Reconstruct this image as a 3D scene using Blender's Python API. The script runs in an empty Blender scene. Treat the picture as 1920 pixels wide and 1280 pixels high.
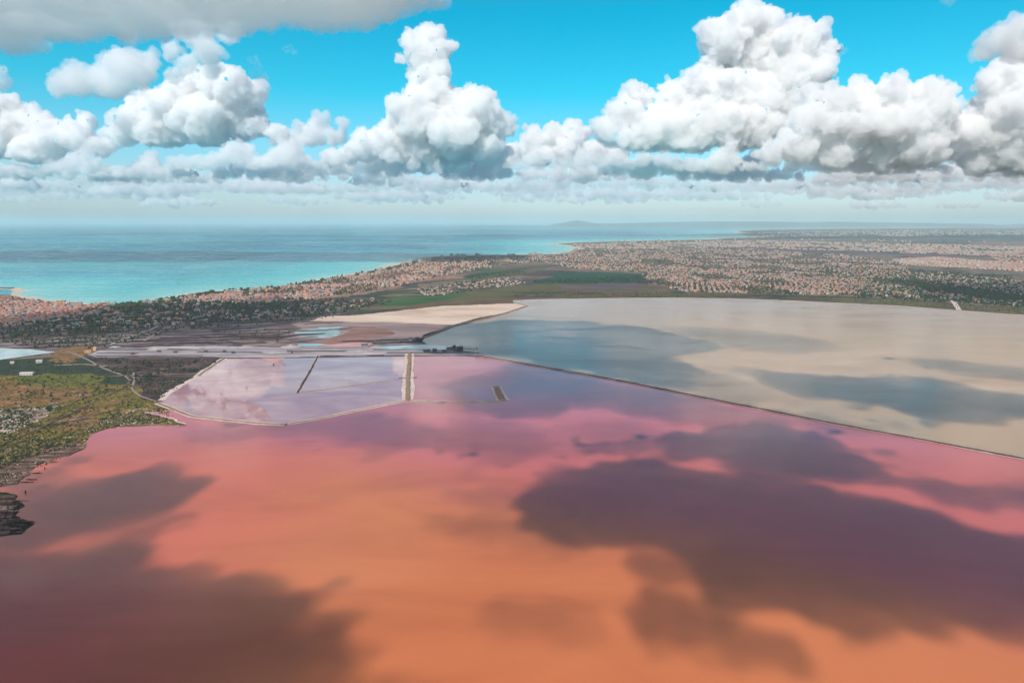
import bpy, math, random
import numpy as np
from mathutils import Vector, noise
R = math.radians
sc = bpy.context.scene
rng = np.random.default_rng(7)
random.seed(7)

# ------------------------------------------------------------------ camera, world, sun, exposure
F = 1300.0                     # focal length in pixels of the 1920 px wide photograph
H = 300.0                      # flying height in metres
PITCH = math.atan(225 / F)
cam_d = bpy.data.cameras.new('camera')
cam = bpy.data.objects.new('camera', cam_d)
sc.collection.objects.link(cam)
cam_d.sensor_width = 36
cam_d.lens = F / 1920 * 36
cam_d.clip_start = 1
cam_d.clip_end = 2e6
cam.location = (0, 0, H)
cam.rotation_euler = (math.pi / 2 - PITCH, 0, 0)
sc.camera = cam

SUN_EL, SUN_AZ = R(41), R(197)          # azimuth clockwise from +Y (the view direction)
SUN_DIR = Vector((math.sin(SUN_AZ) * math.cos(SUN_EL), math.cos(SUN_AZ) * math.cos(SUN_EL), math.sin(SUN_EL)))
sd = bpy.data.lights.new('sun', 'SUN')
sd.energy = 4.7
sd.angle = R(0.5)
sd.color = (1.0, 0.92, 0.82)
sun = bpy.data.objects.new('sun', sd)
sun.rotation_euler = SUN_DIR.to_track_quat('Z', 'Y').to_euler()
sun.location = (0, 0, 4000)
sc.collection.objects.link(sun)

W = bpy.data.worlds.new('World')
sc.world = W
W.use_nodes = True
nt = W.node_tree
nt.nodes.clear()
out = nt.nodes.new('ShaderNodeOutputWorld')
bg = nt.nodes.new('ShaderNodeBackground')
sky = nt.nodes.new('ShaderNodeTexSky')
sky.sky_type = 'NISHITA'
sky.sun_disc = False
sky.sun_elevation = SUN_EL
sky.sun_rotation = SUN_AZ
sky.altitude = 300
sky.air_density = 1.0
sky.dust_density = 0.6
sky.ozone_density = 1.5
# the photograph's film look: the low sky leans to cyan; red is added overhead to turn water shade plum
tint = nt.nodes.new('ShaderNodeMix')
tint.data_type = 'RGBA'
tint.blend_type = 'MULTIPLY'
tint.inputs[0].default_value = 1
ramp = nt.nodes.new('ShaderNodeValToRGB')
geo = nt.nodes.new('ShaderNodeTexCoord')
sep = nt.nodes.new('ShaderNodeSeparateXYZ')
nt.links.new(geo.outputs['Generated'], sep.inputs[0])
nt.links.new(sep.outputs['Z'], ramp.inputs[0])
cr = ramp.color_ramp
cr.elements[0].position = 0.0
cr.elements[0].color = (0.62, 0.74, 0.98, 1)
cr.elements[1].position = 0.05
cr.elements[1].color = (0.62, 0.80, 0.98, 1)
for p_, c_ in ((0.11, (0.38, 0.95, 1.06, 1)), (0.17, (0.08, 1.02, 1.06, 1)), (0.27, (0.0, 1.0, 1.05, 1)), (0.48, (0.62, 0.78, 0.88, 1)), (1.0, (1.40, 0.76, 0.80, 1))):
    e = cr.elements.new(p_)
    e.color = c_
nt.links.new(sky.outputs[0], tint.inputs[6])
nt.links.new(ramp.outputs[0], tint.inputs[7])
nt.links.new(tint.outputs[2], bg.inputs[0])
bg.inputs[1].default_value = 0.13
nt.links.new(bg.outputs[0], out.inputs[0])

vs = sc.view_settings
vs.view_transform = 'Standard'
vs.look = 'None'
vs.exposure = 0
vs.gamma = 1
vs.use_curve_mapping = False
sc.cycles.use_denoising = True
sc.cycles.denoiser = 'OPENIMAGEDENOISE'
sc.cycles.max_bounces = 16
sc.cycles.diffuse_bounces = 3
sc.cycles.glossy_bounces = 3
sc.cycles.transparent_max_bounces = 24
sc.cycles.volume_bounces = 14
sc.cycles.sample_clamp_indirect = 6

# ------------------------------------------------------------------ helpers
FW = np.array((0, math.cos(PITCH), -math.sin(PITCH)))
UP = np.array((0, math.sin(PITCH), math.cos(PITCH)))
RT = np.array((1.0, 0, 0))


def ray(X, Y):
    return FW + RT * ((X - 960) / F) + UP * ((640 - Y) / F)


def gp(X, Y, z=0.0):
    """the place on the ground that the photograph shows at X, Y"""
    d = ray(X, Y)
    t = (z - H) / d[2]
    return np.array((d[0] * t, d[1] * t, z))


def sp(X, Y, dist):
    """the place in the air at the distance dist north of the flyer"""
    d = ray(X, Y)
    t = dist / d[1]
    return np.array((d[0] * t, dist, H + d[2] * t))


def link(o, parent=None):
    sc.collection.objects.link(o)
    if parent is not None:
        o.parent = parent
    return o


def tag(o, label=None, cat=None, group=None, kind=None):
    if label: o['label'] = label
    if cat: o['category'] = cat
    if group: o['group'] = group
    if kind: o['kind'] = kind
    return o


def mesh_np(name, verts, faces_flat, loop_tot, smooth=False, mats=(), mat_idx=None):
    """a mesh from numpy arrays: verts (n,3), flat face indices and loop counts"""
    me = bpy.data.meshes.new(name)
    verts = np.asarray(verts, np.float32)
    faces_flat = np.asarray(faces_flat, np.int32).ravel()
    loop_tot = np.asarray(loop_tot, np.int32).ravel()
    me.vertices.add(len(verts))
    me.vertices.foreach_set('co', verts.ravel())
    me.loops.add(len(faces_flat))
    me.loops.foreach_set('vertex_index', faces_flat)
    me.polygons.add(len(loop_tot))
    me.polygons.foreach_set('loop_start', np.concatenate(([0], np.cumsum(loop_tot)[:-1])).astype(np.int32))
    me.polygons.foreach_set('loop_total', loop_tot)
    if mat_idx is not None:
        me.polygons.foreach_set('material_index', np.asarray(mat_idx, np.int32))
    for m in mats:
        me.materials.append(m)
    me.update(calc_edges=True)
    if smooth:
        me.polygons.foreach_set('use_smooth', np.ones(len(loop_tot), bool))
    return me


def new_mat(name):
    m = bpy.data.materials.new(name)
    m.use_nodes = True
    m.node_tree.nodes.clear()
    return m, m.node_tree, m.node_tree.nodes, m.node_tree.links


# ------------------------------------------------------------------ clouds
def cloud_material(name, density):
    m, t, N, L = new_mat(name)
    o = N.new('ShaderNodeOutputMaterial')
    v = N.new('ShaderNodeVolumeScatter')
    v.inputs['Color'].default_value = (1, 1, 1, 1)
    v.inputs['Density'].default_value = density
    v.inputs['Anisotropy'].default_value = 0.0
    L.new(v.outputs[0], o.inputs['Volume'])
    return m


CLOUD = cloud_material('cloud_vapour', 0.010)
CLOUD_DENSE = cloud_material('cloud_vapour_dense', 0.03)
CLOUD_MID = cloud_material('cloud_vapour_medium', 0.006)
CLOUD_THIN = cloud_material('cloud_vapour_thin', 0.0018)
CLOUD_VEIL = cloud_material('cloud_veil', 0.0016)
CLOUD_FAR = cloud_material('cloud_vapour_far', 0.0032)


def ico(sub):
    import bmesh
    bm = bmesh.new()
    bmesh.ops.create_icosphere(bm, subdivisions=sub, radius=1)
    v = np.array([x.co[:] for x in bm.verts])
    f = np.array([[x.index for x in p.verts] for p in bm.faces])
    bm.free()
    return v, f


ICO2 = ico(2)
ICO3 = ico(3)

TEX = {}
for nm, typ, scl in (('billow', 'VORONOI', 0.30), ('billow_small', 'VORONOI', 0.13), ('billow_tiny', 'VORONOI', 0.06), ('ragged', 'CLOUDS', 0.22)):
    tx = bpy.data.textures.new(nm, typ)
    tx.noise_scale = scl
    if typ == 'CLOUDS':
        tx.noise_depth = 4
    TEX[nm] = tx


def spheres_mesh(S):
    """S: array of (x, y, z, r)"""
    v, f = ICO2
    V = (v[None] * S[:, None, 3:4] + S[:, None, :3]).reshape(-1, 3)
    Fc = (f[None] + (np.arange(len(S)) * len(v))[:, None, None]).reshape(-1, 3)
    return V, Fc


def bodies(me, share=1.0):
    """splits a cloud mesh into its connected bodies, largest first; bodies smaller than the share of the largest are dropped"""
    n = len(me.vertices)
    E = np.empty(len(me.edges) * 2, np.int32)
    me.edges.foreach_get('vertices', E)
    E = E.reshape(-1, 2)
    lab = np.arange(n)
    for _ in range(400):
        m_ = np.minimum(lab[E[:, 0]], lab[E[:, 1]])
        new = lab.copy()
        np.minimum.at(new, E[:, 0], m_)
        np.minimum.at(new, E[:, 1], m_)
        new = new[new]
        new = new[new]
        if (new == lab).all():
            break
        lab = new
    ids, cnt = np.unique(lab, return_counts=True)
    if len(ids) == 1:
        return [me]
    co = np.empty(n * 3, np.float32)
    me.vertices.foreach_get('co', co)
    lt = np.empty(len(me.polygons), np.int32)
    me.polygons.foreach_get('loop_total', lt)
    lv = np.empty(len(me.loops), np.int32)
    me.loops.foreach_get('vertex_index', lv)
    ls = np.concatenate(([0], np.cumsum(lt)[:-1]))
    res = []
    for k in np.argsort(-cnt)[:14]:
        if cnt[k] < share * cnt.max() or (len(res) and cnt[k] < 40):
            break
        keep = lab == ids[k]
        idx = np.cumsum(keep) - 1
        lk = keep[lv]
        res.append(mesh_np('cloud', co.reshape(-1, 3)[keep], idx[lv[lk]], lt[keep[lv[ls]]], smooth=True))
    bpy.data.meshes.remove(me)
    return res


def build_cloud(name, S, unit, vox, label, mat=None, flat=None, amp=1.0, group=None, kids_=((11, 0.36, 0.58), (7, 0.30, 0.5), (4, 0.35, 0.55)), squash=1.0, share=1.0):
    """S: puffs in metres (x,y,z,r); unit: metres per local unit; vox: voxel size in local units"""
    c = S[:, :3].mean(0)
    c[2] = S[:, 2].min()
    L_ = S.copy()
    L_[:, :3] -= c
    L_ /= unit
    kids = [L_]
    for lv, (n, a, b) in enumerate(kids_):
        src = kids[-1]
        src = src[src[:, 3] > vox * 2.6]
        if not len(src):
            break
        n_ = len(src) * n
        d = rng.normal(size=(n_, 3))
        d[:, 2] = np.abs(d[:, 2]) * 1.0 - 0.25
        d /= np.linalg.norm(d, axis=1)[:, None]
        par = np.repeat(src, n, axis=0)
        r = par[:, 3] * rng.uniform(a, b, n_)
        P = par[:, :3] + d * (par[:, 3] * rng.uniform(0.75, 0.98, n_))[:, None]
        kids.append(np.column_stack((P, r)))
    A = np.concatenate(kids)
    V, Fc = spheres_mesh(A)
    if flat is not None:            # even cloud base
        zb = (flat - c[2]) / unit
        low = V[:, 2] < zb
        V[low, 2] = zb + (V[low, 2] - zb) * 0.18
    V[:, 2] *= squash
    me = mesh_np(name, V, Fc, np.full(len(Fc), 3))
    tmp = bpy.data.objects.new(name + '_tmp', me)
    link(tmp)
    m = tmp.modifiers.new('r', 'REMESH')
    m.mode = 'VOXEL'
    m.voxel_size = vox
    m.use_smooth_shade = True
    for tn, s_ in (('billow', -0.10), ('billow_small', -0.08), ('ragged', 0.19), ('billow_tiny', -0.05)):
        d_ = tmp.modifiers.new(tn, 'DISPLACE')
        d_.texture = TEX[tn]
        d_.texture_coords = 'LOCAL'
        d_.strength = s_ * amp
        d_.mid_level = 0.5
    dg = bpy.context.evaluated_depsgraph_get()
    me2 = bpy.data.meshes.new_from_object(tmp.evaluated_get(dg))
    bpy.data.objects.remove(tmp)
    parts_ = bodies(me2, share)
    first = None
    for i_, m2 in enumerate(parts_):
        m2.name = name
        m2.materials.clear()
        m2.materials.append(mat or CLOUD)
        o = bpy.data.objects.new(name if i_ == 0 else 'cloud_scrap', m2)
        o.location = c
        o.scale = (unit,) * 3
        link(o)
        if i_ == 0:
            tag(o, label, 'cloud', group)
            first = o
        else:
            tag(o, 'small torn scrap of cloud drifting over the lagoons', 'cloud', 'torn scraps of cloud over the lagoons')
    return first


def sky_cloud(label, dist, puffs, depth=0.5, mat=None, vox=2.7, flat=None, amp=1.0, name='cumulus_cloud', group=None):
    """puffs: (X, Y, radius in photograph pixels)"""
    rows = []
    k = dist / F / math.cos(PITCH)
    for (X, Y, r) in puffs:
        dd = dist + rng.uniform(-depth, depth) * r * k
        r_ = r * 0.78
        rows.append((*sp(X, Y, dd), r_ * k))
        p2 = sp(X + rng.uniform(-.3, .3) * r, Y + rng.uniform(0, .3) * r, dd + r * k * rng.uniform(.6, 1.0))
        rows.append((*p2, r_ * k * 0.85))
    unit = 100 * k
    fl = None if flat is None else sp(960, flat, dist)[2]
    body = build_cloud(name, np.array(rows), unit, vox / 100, label, mat, fl, amp, group)
    if name == 'cumulus_cloud':
        # frayed veil of thin vapour round the dense body
        A = np.array(rows)
        j = rng.integers(0, len(A), len(A) * 3)
        Bv = A[j].copy()
        d = rng.normal(size=(len(Bv), 3))
        d /= np.linalg.norm(d, axis=1)[:, None]
        d[:, 2] = np.abs(d[:, 2]) * .9 - .1
        Bv[:, :3] += d * (Bv[:, 3] * rng.uniform(.7, 1.1, len(Bv)))[:, None]
        Bv[:, 3] *= rng.uniform(.25, .5, len(Bv))
        veil = build_cloud('veil', np.concatenate((A, Bv)), unit, vox * 1.5 / 100, None, CLOUD_VEIL, fl, 2.0, None, kids_=((6, 0.3, 0.5),))
        for key in ('label', 'category', 'group'):
            if key in veil:
                del veil[key]
        veil.matrix_parent_inverse = body.matrix_basis.inverted()
        veil.parent = body
    return body


CL = 'cumulus clouds standing over the horizon'
sky_cloud('tall cumulus tower with a narrow knobbly neck above a wide base', 12500, [
    (805, 66, 27), (785, 95, 34), (825, 95, 32), (800, 140, 38), (750, 108, 13), (805, 185, 42), (780, 225, 52), (840, 205, 50),
    (900, 205, 45), (938, 240, 30), (850, 250, 60), (790, 270, 55), (730, 268, 42), (690, 275, 38), (660, 285, 24), (905, 275, 50), (740, 290, 35), (850, 290, 40), (620, 300, 25)],
    flat=306, group=CL)
sky_cloud('largest cumulus, domed head leaning over a long sloping left shoulder', 12800, [
    (1395, 45, 40), (1360, 80, 46), (1430, 85, 60), (1500, 85, 45), (1545, 88, 26), (1395, 130, 75), (1470, 140, 75), (1520, 140, 40), (1550, 110, 20),
    (1330, 170, 55), (1420, 190, 70), (1500, 180, 48), (1330, 220, 60), (1270, 190, 40), (1240, 240, 55), (1195, 185, 34), (1170, 230, 42), (1140, 245, 32),
    (1420, 240, 50), (1370, 255, 45), (1290, 260, 45), (1190, 265, 38)],
    flat=280, group=CL)
sky_cloud('broad cumulus standing low right of the largest one, ragged flat top', 11200, [
    (1510, 225, 35), (1530, 190, 32), (1570, 190, 36), (1620, 180, 36), (1680, 175, 36), (1740, 175, 34), (1775, 175, 22), (1540, 240, 45), (1600, 235, 55),
    (1670, 230, 60), (1740, 225, 50), (1500, 275, 42), (1570, 285, 45), (1650, 285, 50), (1720, 275, 45), (1440, 290, 26), (1790, 240, 30)],
    flat=318, group=CL)
sky_cloud('cumulus cut by the right picture edge, stepped left flank', 11500, [
    (1900, 130, 40), (1870, 160, 40), (1850, 200, 42), (1900, 210, 60), (1960, 160, 70), (1970, 230, 80), (1820, 250, 42), (1880, 270, 55), (1790, 275, 35),
    (1750, 290, 28), (1700, 300, 22), (1840, 300, 40), (1940, 300, 50), (2040, 240, 80)],
    flat=325, group=CL)
sky_cloud('small rounded cloud high above the one at the right edge', 7500, [
    (1905, 55, 34), (1880, 75, 32), (1850, 92, 26), (1925, 85, 40), (1970, 60, 50), (1895, 100, 24), (1960, 100, 35), (1835, 105, 15)],
    flat=112, mat=CLOUD_MID, group=CL)
sky_cloud('bulky cumulus left of the clear blue gap, top in several knobs', 12500, [
    (270, 200, 30), (300, 195, 34), (350, 190, 45), (400, 160, 40), (440, 165, 42), (470, 180, 30), (250, 235, 38), (310, 240, 50), (380, 225, 60),
    (450, 225, 50), (485, 240, 25), (230, 255, 30), (480, 165, 18), (520, 255, 22), (560, 262, 14)],
    flat=268, group=CL)
sky_cloud('puffy cloud hanging below the grey deck, lit white', 8000, [
    (190, 150, 36), (150, 155, 36), (120, 160, 26), (230, 130, 42), (265, 140, 36), (215, 165, 34), (280, 115, 25), (105, 168, 15)],
    flat=180, mat=CLOUD_MID, group=CL)
sky_cloud('ragged cloud rising from the grey deck to the knobby cumulus', 8600, [
    (335, 50, 26), (320, 95, 20), (370, 60, 36), (410, 30, 34), (390, 100, 30), (350, 120, 22), (430, 60, 26), (360, 20, 36), (330, 140, 18), (400, 130, 20)],
    mat=CLOUD_MID, group=CL)
sky_cloud('low cumulus at the left edge with two knobs', 14000, [
    (-20, 215, 40), (20, 205, 28), (50, 225, 30), (80, 235, 28), (20, 260, 45), (90, 265, 40), (160, 230, 20), (150, 260, 34), (-40, 270, 50), (190, 275, 24), (60, 290, 35)],
    flat=300, group=CL)
sky_cloud('small loose cumulus between the knobby one and the tower', 15000, [
    (560, 240, 14), (600, 235, 22), (640, 232, 14), (590, 255, 26), (630, 258, 20), (550, 265, 18)],
    flat=272, mat=CLOUD_MID, group=CL)
sky_cloud('cumulus just right of the tower, rising to the right', 15500, [
    (960, 290, 24), (1000, 262, 26), (1040, 258, 28), (1080, 250, 28), (1070, 280, 32), (1010, 292, 30), (1120, 285, 26), (950, 302, 18), (1150, 290, 26)],
    flat=308, group=CL)
sky_cloud('tiny fair cloud at the left edge beside the puffy one', 9000, [(0, 135, 14), (10, 150, 12), (-10, 155, 18), (70, 155, 11)], mat=CLOUD_MID, group=CL)
sky_cloud('thin upright wisp in the blue gap', 9000, [(540, 95, 7), (550, 100, 7), (543, 112, 6), (541, 125, 4)], mat=CLOUD_THIN, amp=1.5, vox=1.5, name='cloud_wisp')
sky_cloud('thin curved wisp above the knobby cumulus', 9500, [(475, 115, 8), (480, 130, 9), (490, 145, 8), (470, 135, 6)], mat=CLOUD_THIN, amp=1.5, vox=1.5, name='cloud_wisp')
sky_cloud('frayed wisp off the right tip of the largest cumulus', 10500, [(1578, 96, 8), (1595, 102, 6), (1600, 112, 4)], mat=CLOUD_THIN, amp=1.5, vox=1.5, name='cloud_wisp')

# the low bank: rows of ever more distant small cumulus down to the horizon haze
BANK = 'rows of small far cumulus low over the horizon'
for (yb, dist, n, hmax, mat_, lab) in ((318, 14500, 12, 52, CLOUD_MID, 'pale cumulus in the nearest row of the low bank'), (334, 17500, 17, 44, CLOUD_MID, 'pale cumulus in the second row of the low bank'),
                                 (350, 21000, 19, 34, CLOUD_FAR, 'hazy small cumulus in the third row of the low bank'), (364, 26500, 19, 24, CLOUD_FAR, 'hazy flat cloudlet in the fourth row of the low bank'),
                                 (378, 35000, 17, 14, CLOUD_FAR, 'faint cloudlet in the lowest row just above the horizon')):
    for i in range(n):
        cx = -80 + (i + rng.uniform(.0, 1.)) * 2080 / n
        yb_ = yb + rng.uniform(-9, 9)
        dist_ = 870 / math.tan(math.atan((640 - yb_) / F) - PITCH)
        wd = rng.uniform(50, 120) * (hmax / 40) ** .3
        hm = hmax * rng.uniform(.45, 1.25)
        pf = []
        k_ = 13
        for j in range(k_):
            u = -1 + 2 * (j + .5) / k_ + rng.uniform(-.06, .06)
            r = max(hm * rng.uniform(.24, .5) * (1.2 - abs(u)), 2 * wd / k_ * .85)
            pf.append((cx + u * wd, yb_ - r * rng.uniform(0.4, 1.5) * (1.1 - abs(u)), r))
        sky_cloud(lab, dist_, pf, flat=yb_, mat=mat_, vox=2.6, name='distant_cloud', group='low cloud bank: ' + lab)


def inside(P, poly):
    x, y = P[:, 0], P[:, 1]
    c = np.zeros(len(P), bool)
    n = len(poly)
    for i in range(n):
        x1, y1 = poly[i][:2]
        x2, y2 = poly[(i + 1) % n][:2]
        if y1 == y2:
            continue
        c ^= ((y1 > y) != (y2 > y)) & (x < (x2 - x1) * (y - y1) / (y2 - y1) + x1)
    return c


def edge_dist(P, poly):
    d = np.full(len(P), 1e9)
    n = len(poly)
    for i in range(n):
        a = np.array(poly[i][:2]); b = np.array(poly[(i + 1) % n][:2])
        ab = b - a
        t_ = np.clip(((P - a) @ ab) / (ab @ ab + 1e-9), 0, 1)
        d = np.minimum(d, np.linalg.norm(P - a - t_[:, None] * ab, axis=1))
    return d


def overhead_cloud(label, px, alt, rmax=70, rmin=14, mat=None, n=260, vox=9.0, squash=0.75, thick=1.0, fringe=26, warp=1.4):
    """a flat fair-weather cloud overhead; px is where its shadow lies on the water"""
    poly = np.array([gp(X, Y)[:2] for X, Y in px])
    lo, hi = poly.min(0), poly.max(0)
    P = rng.uniform(lo, hi, (n * 12, 2))
    P = P[inside(P, poly)]
    ed = edge_dist(P, poly)
    keep, pts = [], []
    order = np.argsort(-ed)
    for i in order:
        r = float(np.clip(ed[i] * 0.95, 0, rmax))
        if ed[i] < 3:
            continue
        r = max(r, rmin)
        ok = True
        for (q, rq) in keep:
            if (q[0] - P[i, 0]) ** 2 + (q[1] - P[i, 1]) ** 2 < (0.5 * min(r, rq)) ** 2:
                ok = False
                break
        if ok:
            keep.append((P[i], r))
        if len(keep) > n:
            break
    # torn fringe: small streaky scraps outside and across the edge
    ex = rng.uniform(lo - 60, hi + 60, (n * 10, 2))
    e2 = edge_dist(ex, poly)
    fr = ex[(e2 < fringe) & (rng.random(len(ex)) < .5)][:int(n * .7)]
    for q in fr:
        keep.append((q, rng.uniform(.35, 1.0) * rmin))
    off = np.array(SUN_DIR) / SUN_DIR.z * alt
    rows_ = []
    for q, r in keep:
        # drift the puffs so the outline is uneven
        w1 = noise.noise_vector(Vector((q[0] / 170, q[1] / 120, 3.1)))
        w2 = noise.noise_vector(Vector((q[0] / 60, q[1] / 45, 7.7)))
        x_ = q[0] + w1.x * 60 * warp + w2.x * 26 * warp
        y_ = q[1] + w1.y * 34 * warp + w2.y * 14 * warp
        rows_.append((x_ + off[0], y_ + off[1], alt, r * thick))
        if r < rmin * 1.6:
            rows_.append((x_ + off[0] + r * rng.uniform(.7, 1.3), y_ + off[1] + rng.normal() * .3 * r, alt, r * thick * .8))
    S = np.array(rows_)
    S[:, 2] += rng.uniform(-.1, .15, len(S)) * S[:, 3]
    return build_cloud('overhead_cloud', S, 200.0, vox / 200, label, mat, None, 0.8, 'fair weather clouds over the lagoons', kids_=((7, 0.35, 0.6),), squash=squash, share=0.02)


# the grey deck that fills the upper left of the sky, seen from below
DECK = [(-6200, 5450), (-3600, 5380), (-2950, 5250), (-2500, 5050), (-1900, 4960), (-1300, 4900), (-980, 4880), (-620, 4560), (-330, 4440), (-380, 4150), (-700, 3500), (-6200, 3300)]
q = rng.uniform((-6200, 3300), (-300, 5500), (900, 2))
q = q[inside(q, DECK)]
rows = []
for x_, y_ in q[:330]:
    e_ = float(edge_dist(np.array([[x_, y_]]), DECK)[0])
    r_ = float(np.clip(e_, 60, 230))
    rows.append((x_, y_, 1500 + r_ * rng.uniform(.35, .8), r_))
    if e_ < 220:
        rows.append((x_ + rng.normal() * 90, y_ + rng.uniform(0, 160), 1500 + rng.uniform(40, 260), rng.uniform(45, 110)))
build_cloud('cloud_deck', np.array(rows), 380.0, 15 / 380, 'wide grey cloud deck seen from below, white torn right end', CLOUD_MID, 1520.0, 0.9, None, kids_=((8, 0.3, 0.5), (6, 0.3, 0.5)), squash=0.8)
sky_cloud('thin flat cloud scrap at the top edge near the right corner', 6000, [(1745, -4, 12), (1780, -6, 14), (1815, -5, 12)], mat=CLOUD_THIN, name='cloud_wisp')

OC = [
    ('long cloud whose shadow fills the lower left of the pink lagoon', [(-400, 1062), (0, 1058), (150, 1062), (300, 1068), (380, 1082), (520, 1075), (600, 1095), (645, 1128), (625, 1160), (590, 1192), (630, 1235), (700, 1300), (760, 1420), (-600, 1420)], 1000, CLOUD_DENSE),
    ('cloud whose shadow reaches from the mud shore over the mauve water', [(10, 960), (60, 915), (110, 876), (150, 876), (180, 908), (250, 902), (345, 915), (310, 948), (320, 985), (260, 1010), (170, 1022), (60, 1046), (-60, 1066), (-40, 1010)], 1000, CLOUD_DENSE),
    ('largest low cloud whose shadow covers the right of the pink lagoon', [(985, 962), (1010, 915), (1060, 885), (1200, 872), (1380, 902), (1560, 936), (1700, 968), (1920, 1020), (2250, 1090), (2250, 1210), (1920, 1172), (1700, 1148), (1640, 1153), (1430, 1105), (1330, 1080), (1290, 1042), (1200, 1015), (1100, 1008), (1020, 995)], 1050, CLOUD_DENSE),
    ('long low cloud next to the largest one, farther from the flyer', [(1040, 850), (1110, 832), (1300, 822), (1450, 802), (1540, 812), (1600, 850), (1640, 882), (1760, 900), (1960, 930), (2200, 960), (2200, 990), (1920, 962), (1700, 914), (1560, 890), (1400, 872), (1200, 862)], 1050, CLOUD_DENSE),
    ('slim cloud over the middle of the lagoon', [(340, 800), (480, 806), (560, 800), (640, 784), (740, 790), (790, 825), (800, 848), (700, 838), (600, 822), (480, 826), (360, 824)], 1000, CLOUD),
    ('cloud spread over the lagoon beside the long dyke', [(790, 772), (900, 700), (960, 680), (1100, 698), (1300, 742), (1500, 784), (1600, 800), (1620, 816), (1450, 806), (1330, 790), (1260, 778), (1120, 764), (1000, 782), (880, 776)], 1000, CLOUD),
    ('cloud bridging the mauve water and the largest low cloud', [(880, 800), (980, 792), (1040, 812), (1010, 850), (940, 872), (850, 850), (830, 820)], 1000, CLOUD_MID),
    ('small cloud dropping a narrow patch of shade on orange water', [(1185, 1062), (1280, 1070), (1325, 1088), (1260, 1106), (1190, 1098)], 1000, CLOUD_DENSE),
    ('torn cloud dropping a slanting patch of shade on orange water', [(1190, 1134), (1265, 1145), (1350, 1185), (1480, 1228), (1390, 1244), (1250, 1224), (1195, 1178)], 1000, CLOUD_DENSE),
    ('faint scrap of cloud above the orange water', [(940, 1146), (1050, 1160), (1045, 1204), (955, 1194)], 1000, CLOUD),
    ('streak of cloud between the coral water and the dark shade', [(770, 966), (900, 982), (1030, 1008), (1060, 1030), (960, 1024), (830, 1000)], 1000, CLOUD),
    ('cloud scrap left of the largest low cloud', [(870, 922), (1000, 930), (1060, 955), (980, 964), (890, 948)], 1000, CLOUD),
    ('small scrap of cloud over the far pink water', [(1060, 800), (1180, 796), (1220, 812), (1120, 826)], 1000, CLOUD_MID),
    ('low cloud shading the teal corner of the brown lake', [(760, 655), (860, 612), (960, 602), (1100, 606), (1240, 620), (1330, 645), (1250, 668), (1330, 690), (1300, 735), (1120, 700), (950, 672)], 1200, CLOUD_DENSE),
    ('flat cloud off the teal corner, near the dyke', [(1180, 706), (1300, 700), (1430, 724), (1520, 768), (1400, 760), (1240, 726)], 1200, CLOUD_MID),
    ('streak of cloud over the far brown lake', [(1240, 612), (1420, 622), (1555, 640), (1580, 660), (1440, 662), (1330, 646)], 1200, CLOUD_MID),
    ('long cloud over the middle of the brown lake', [(1360, 694), (1500, 706), (1640, 712), (1760, 722), (1960, 752), (1990, 775), (1800, 788), (1700, 778), (1560, 738), (1430, 722)], 1200, CLOUD_DENSE),
    ('long cloud at the right of the brown lake', [(1690, 672), (1860, 686), (2050, 706), (2000, 720), (1820, 704), (1700, 688)], 1200, CLOUD),
    ('wide cloud darkening the salt works and the wood behind', [(-60, 612), (140, 585), (320, 572), (520, 562), (700, 566), (620, 588), (540, 606), (500, 625), (380, 625), (-60, 632)], 1500, CLOUD_MID),
    ('cloud darkening the ponds at the right of the town', [(1660, 527), (1800, 532), (2000, 530), (2100, 565), (1920, 572), (1760, 562)], 1500, CLOUD_MID),
]
for (lb, px, alt, mt) in OC:
    big = alt > 1200
    far_ = False
    tiny = not big and any(k_ in lb for k_ in ('small', 'torn', 'scrap', 'streak'))
    overhead_cloud(lb, px, alt, mat=mt, rmax=(260 if far_ else 90) if big else 66, rmin=60 if far_ else (20 if big else 13), vox=(40 if far_ else 14) if big else 8, fringe=10 if tiny else (60 if big else 38), warp=.55 if tiny else (1.8 if big else 1.5))

# ------------------------------------------------------------------ haze
m, t, N, L = new_mat('sea_air')
o = N.new('ShaderNodeOutputMaterial')
v = N.new('ShaderNodeVolumePrincipled')
v.inputs['Color'].default_value = (0.76, 0.975, 1.0, 1)
v.inputs['Density'].default_value = 3.2e-5
v.inputs['Anisotropy'].default_value = -0.1
L.new(v.outputs[0], o.inputs['Volume'])
B = 170000.0
zb, zt = -1.0, 600.0
vv = [(x, y, z) for z in (zb, zt) for x, y in ((-B, -B), (B, -B), (B, B), (-B, B))]
me = bpy.data.meshes.new('haze')
me.from_pydata(vv, [], [(0, 3, 2, 1), (4, 5, 6, 7), (0, 1, 5, 4), (1, 2, 6, 5), (2, 3, 7, 6), (3, 0, 4, 7)])
me.materials.append(m)
tag(link(bpy.data.objects.new('haze', me)), kind='stuff')


# ------------------------------------------------------------------ materials of the ground and the water
def lin(c):
    return tuple(((x / 255) / 12.92 if x / 255 <= 0.04045 else ((x / 255 + 0.055) / 1.055) ** 2.4) for x in c)


def node_noise(N, L, vec, scale, detail=4, rough=0.6, dist=0.0):
    n = N.new('ShaderNodeTexNoise')
    n.inputs['Scale'].default_value = scale
    n.inputs['Detail'].default_value = detail
    n.inputs['Roughness'].default_value = rough
    n.inputs['Distortion'].default_value = dist
    L.new(vec, n.inputs['Vector'])
    return n


def node_ramp(N, L, fac, stops, interp='LINEAR'):
    r = N.new('ShaderNodeValToRGB')
    r.color_ramp.interpolation = interp
    el = r.color_ramp.elements
    while len(el) > 1:
        el.remove(el[-1])
    el[0].position = stops[0][0]
    el[0].color = (*stops[0][1], 1)
    for p_, c_ in stops[1:]:
        e = el.new(p_)
        e.color = (*c_, 1)
    L.new(fac, r.inputs[0])
    return r


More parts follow.
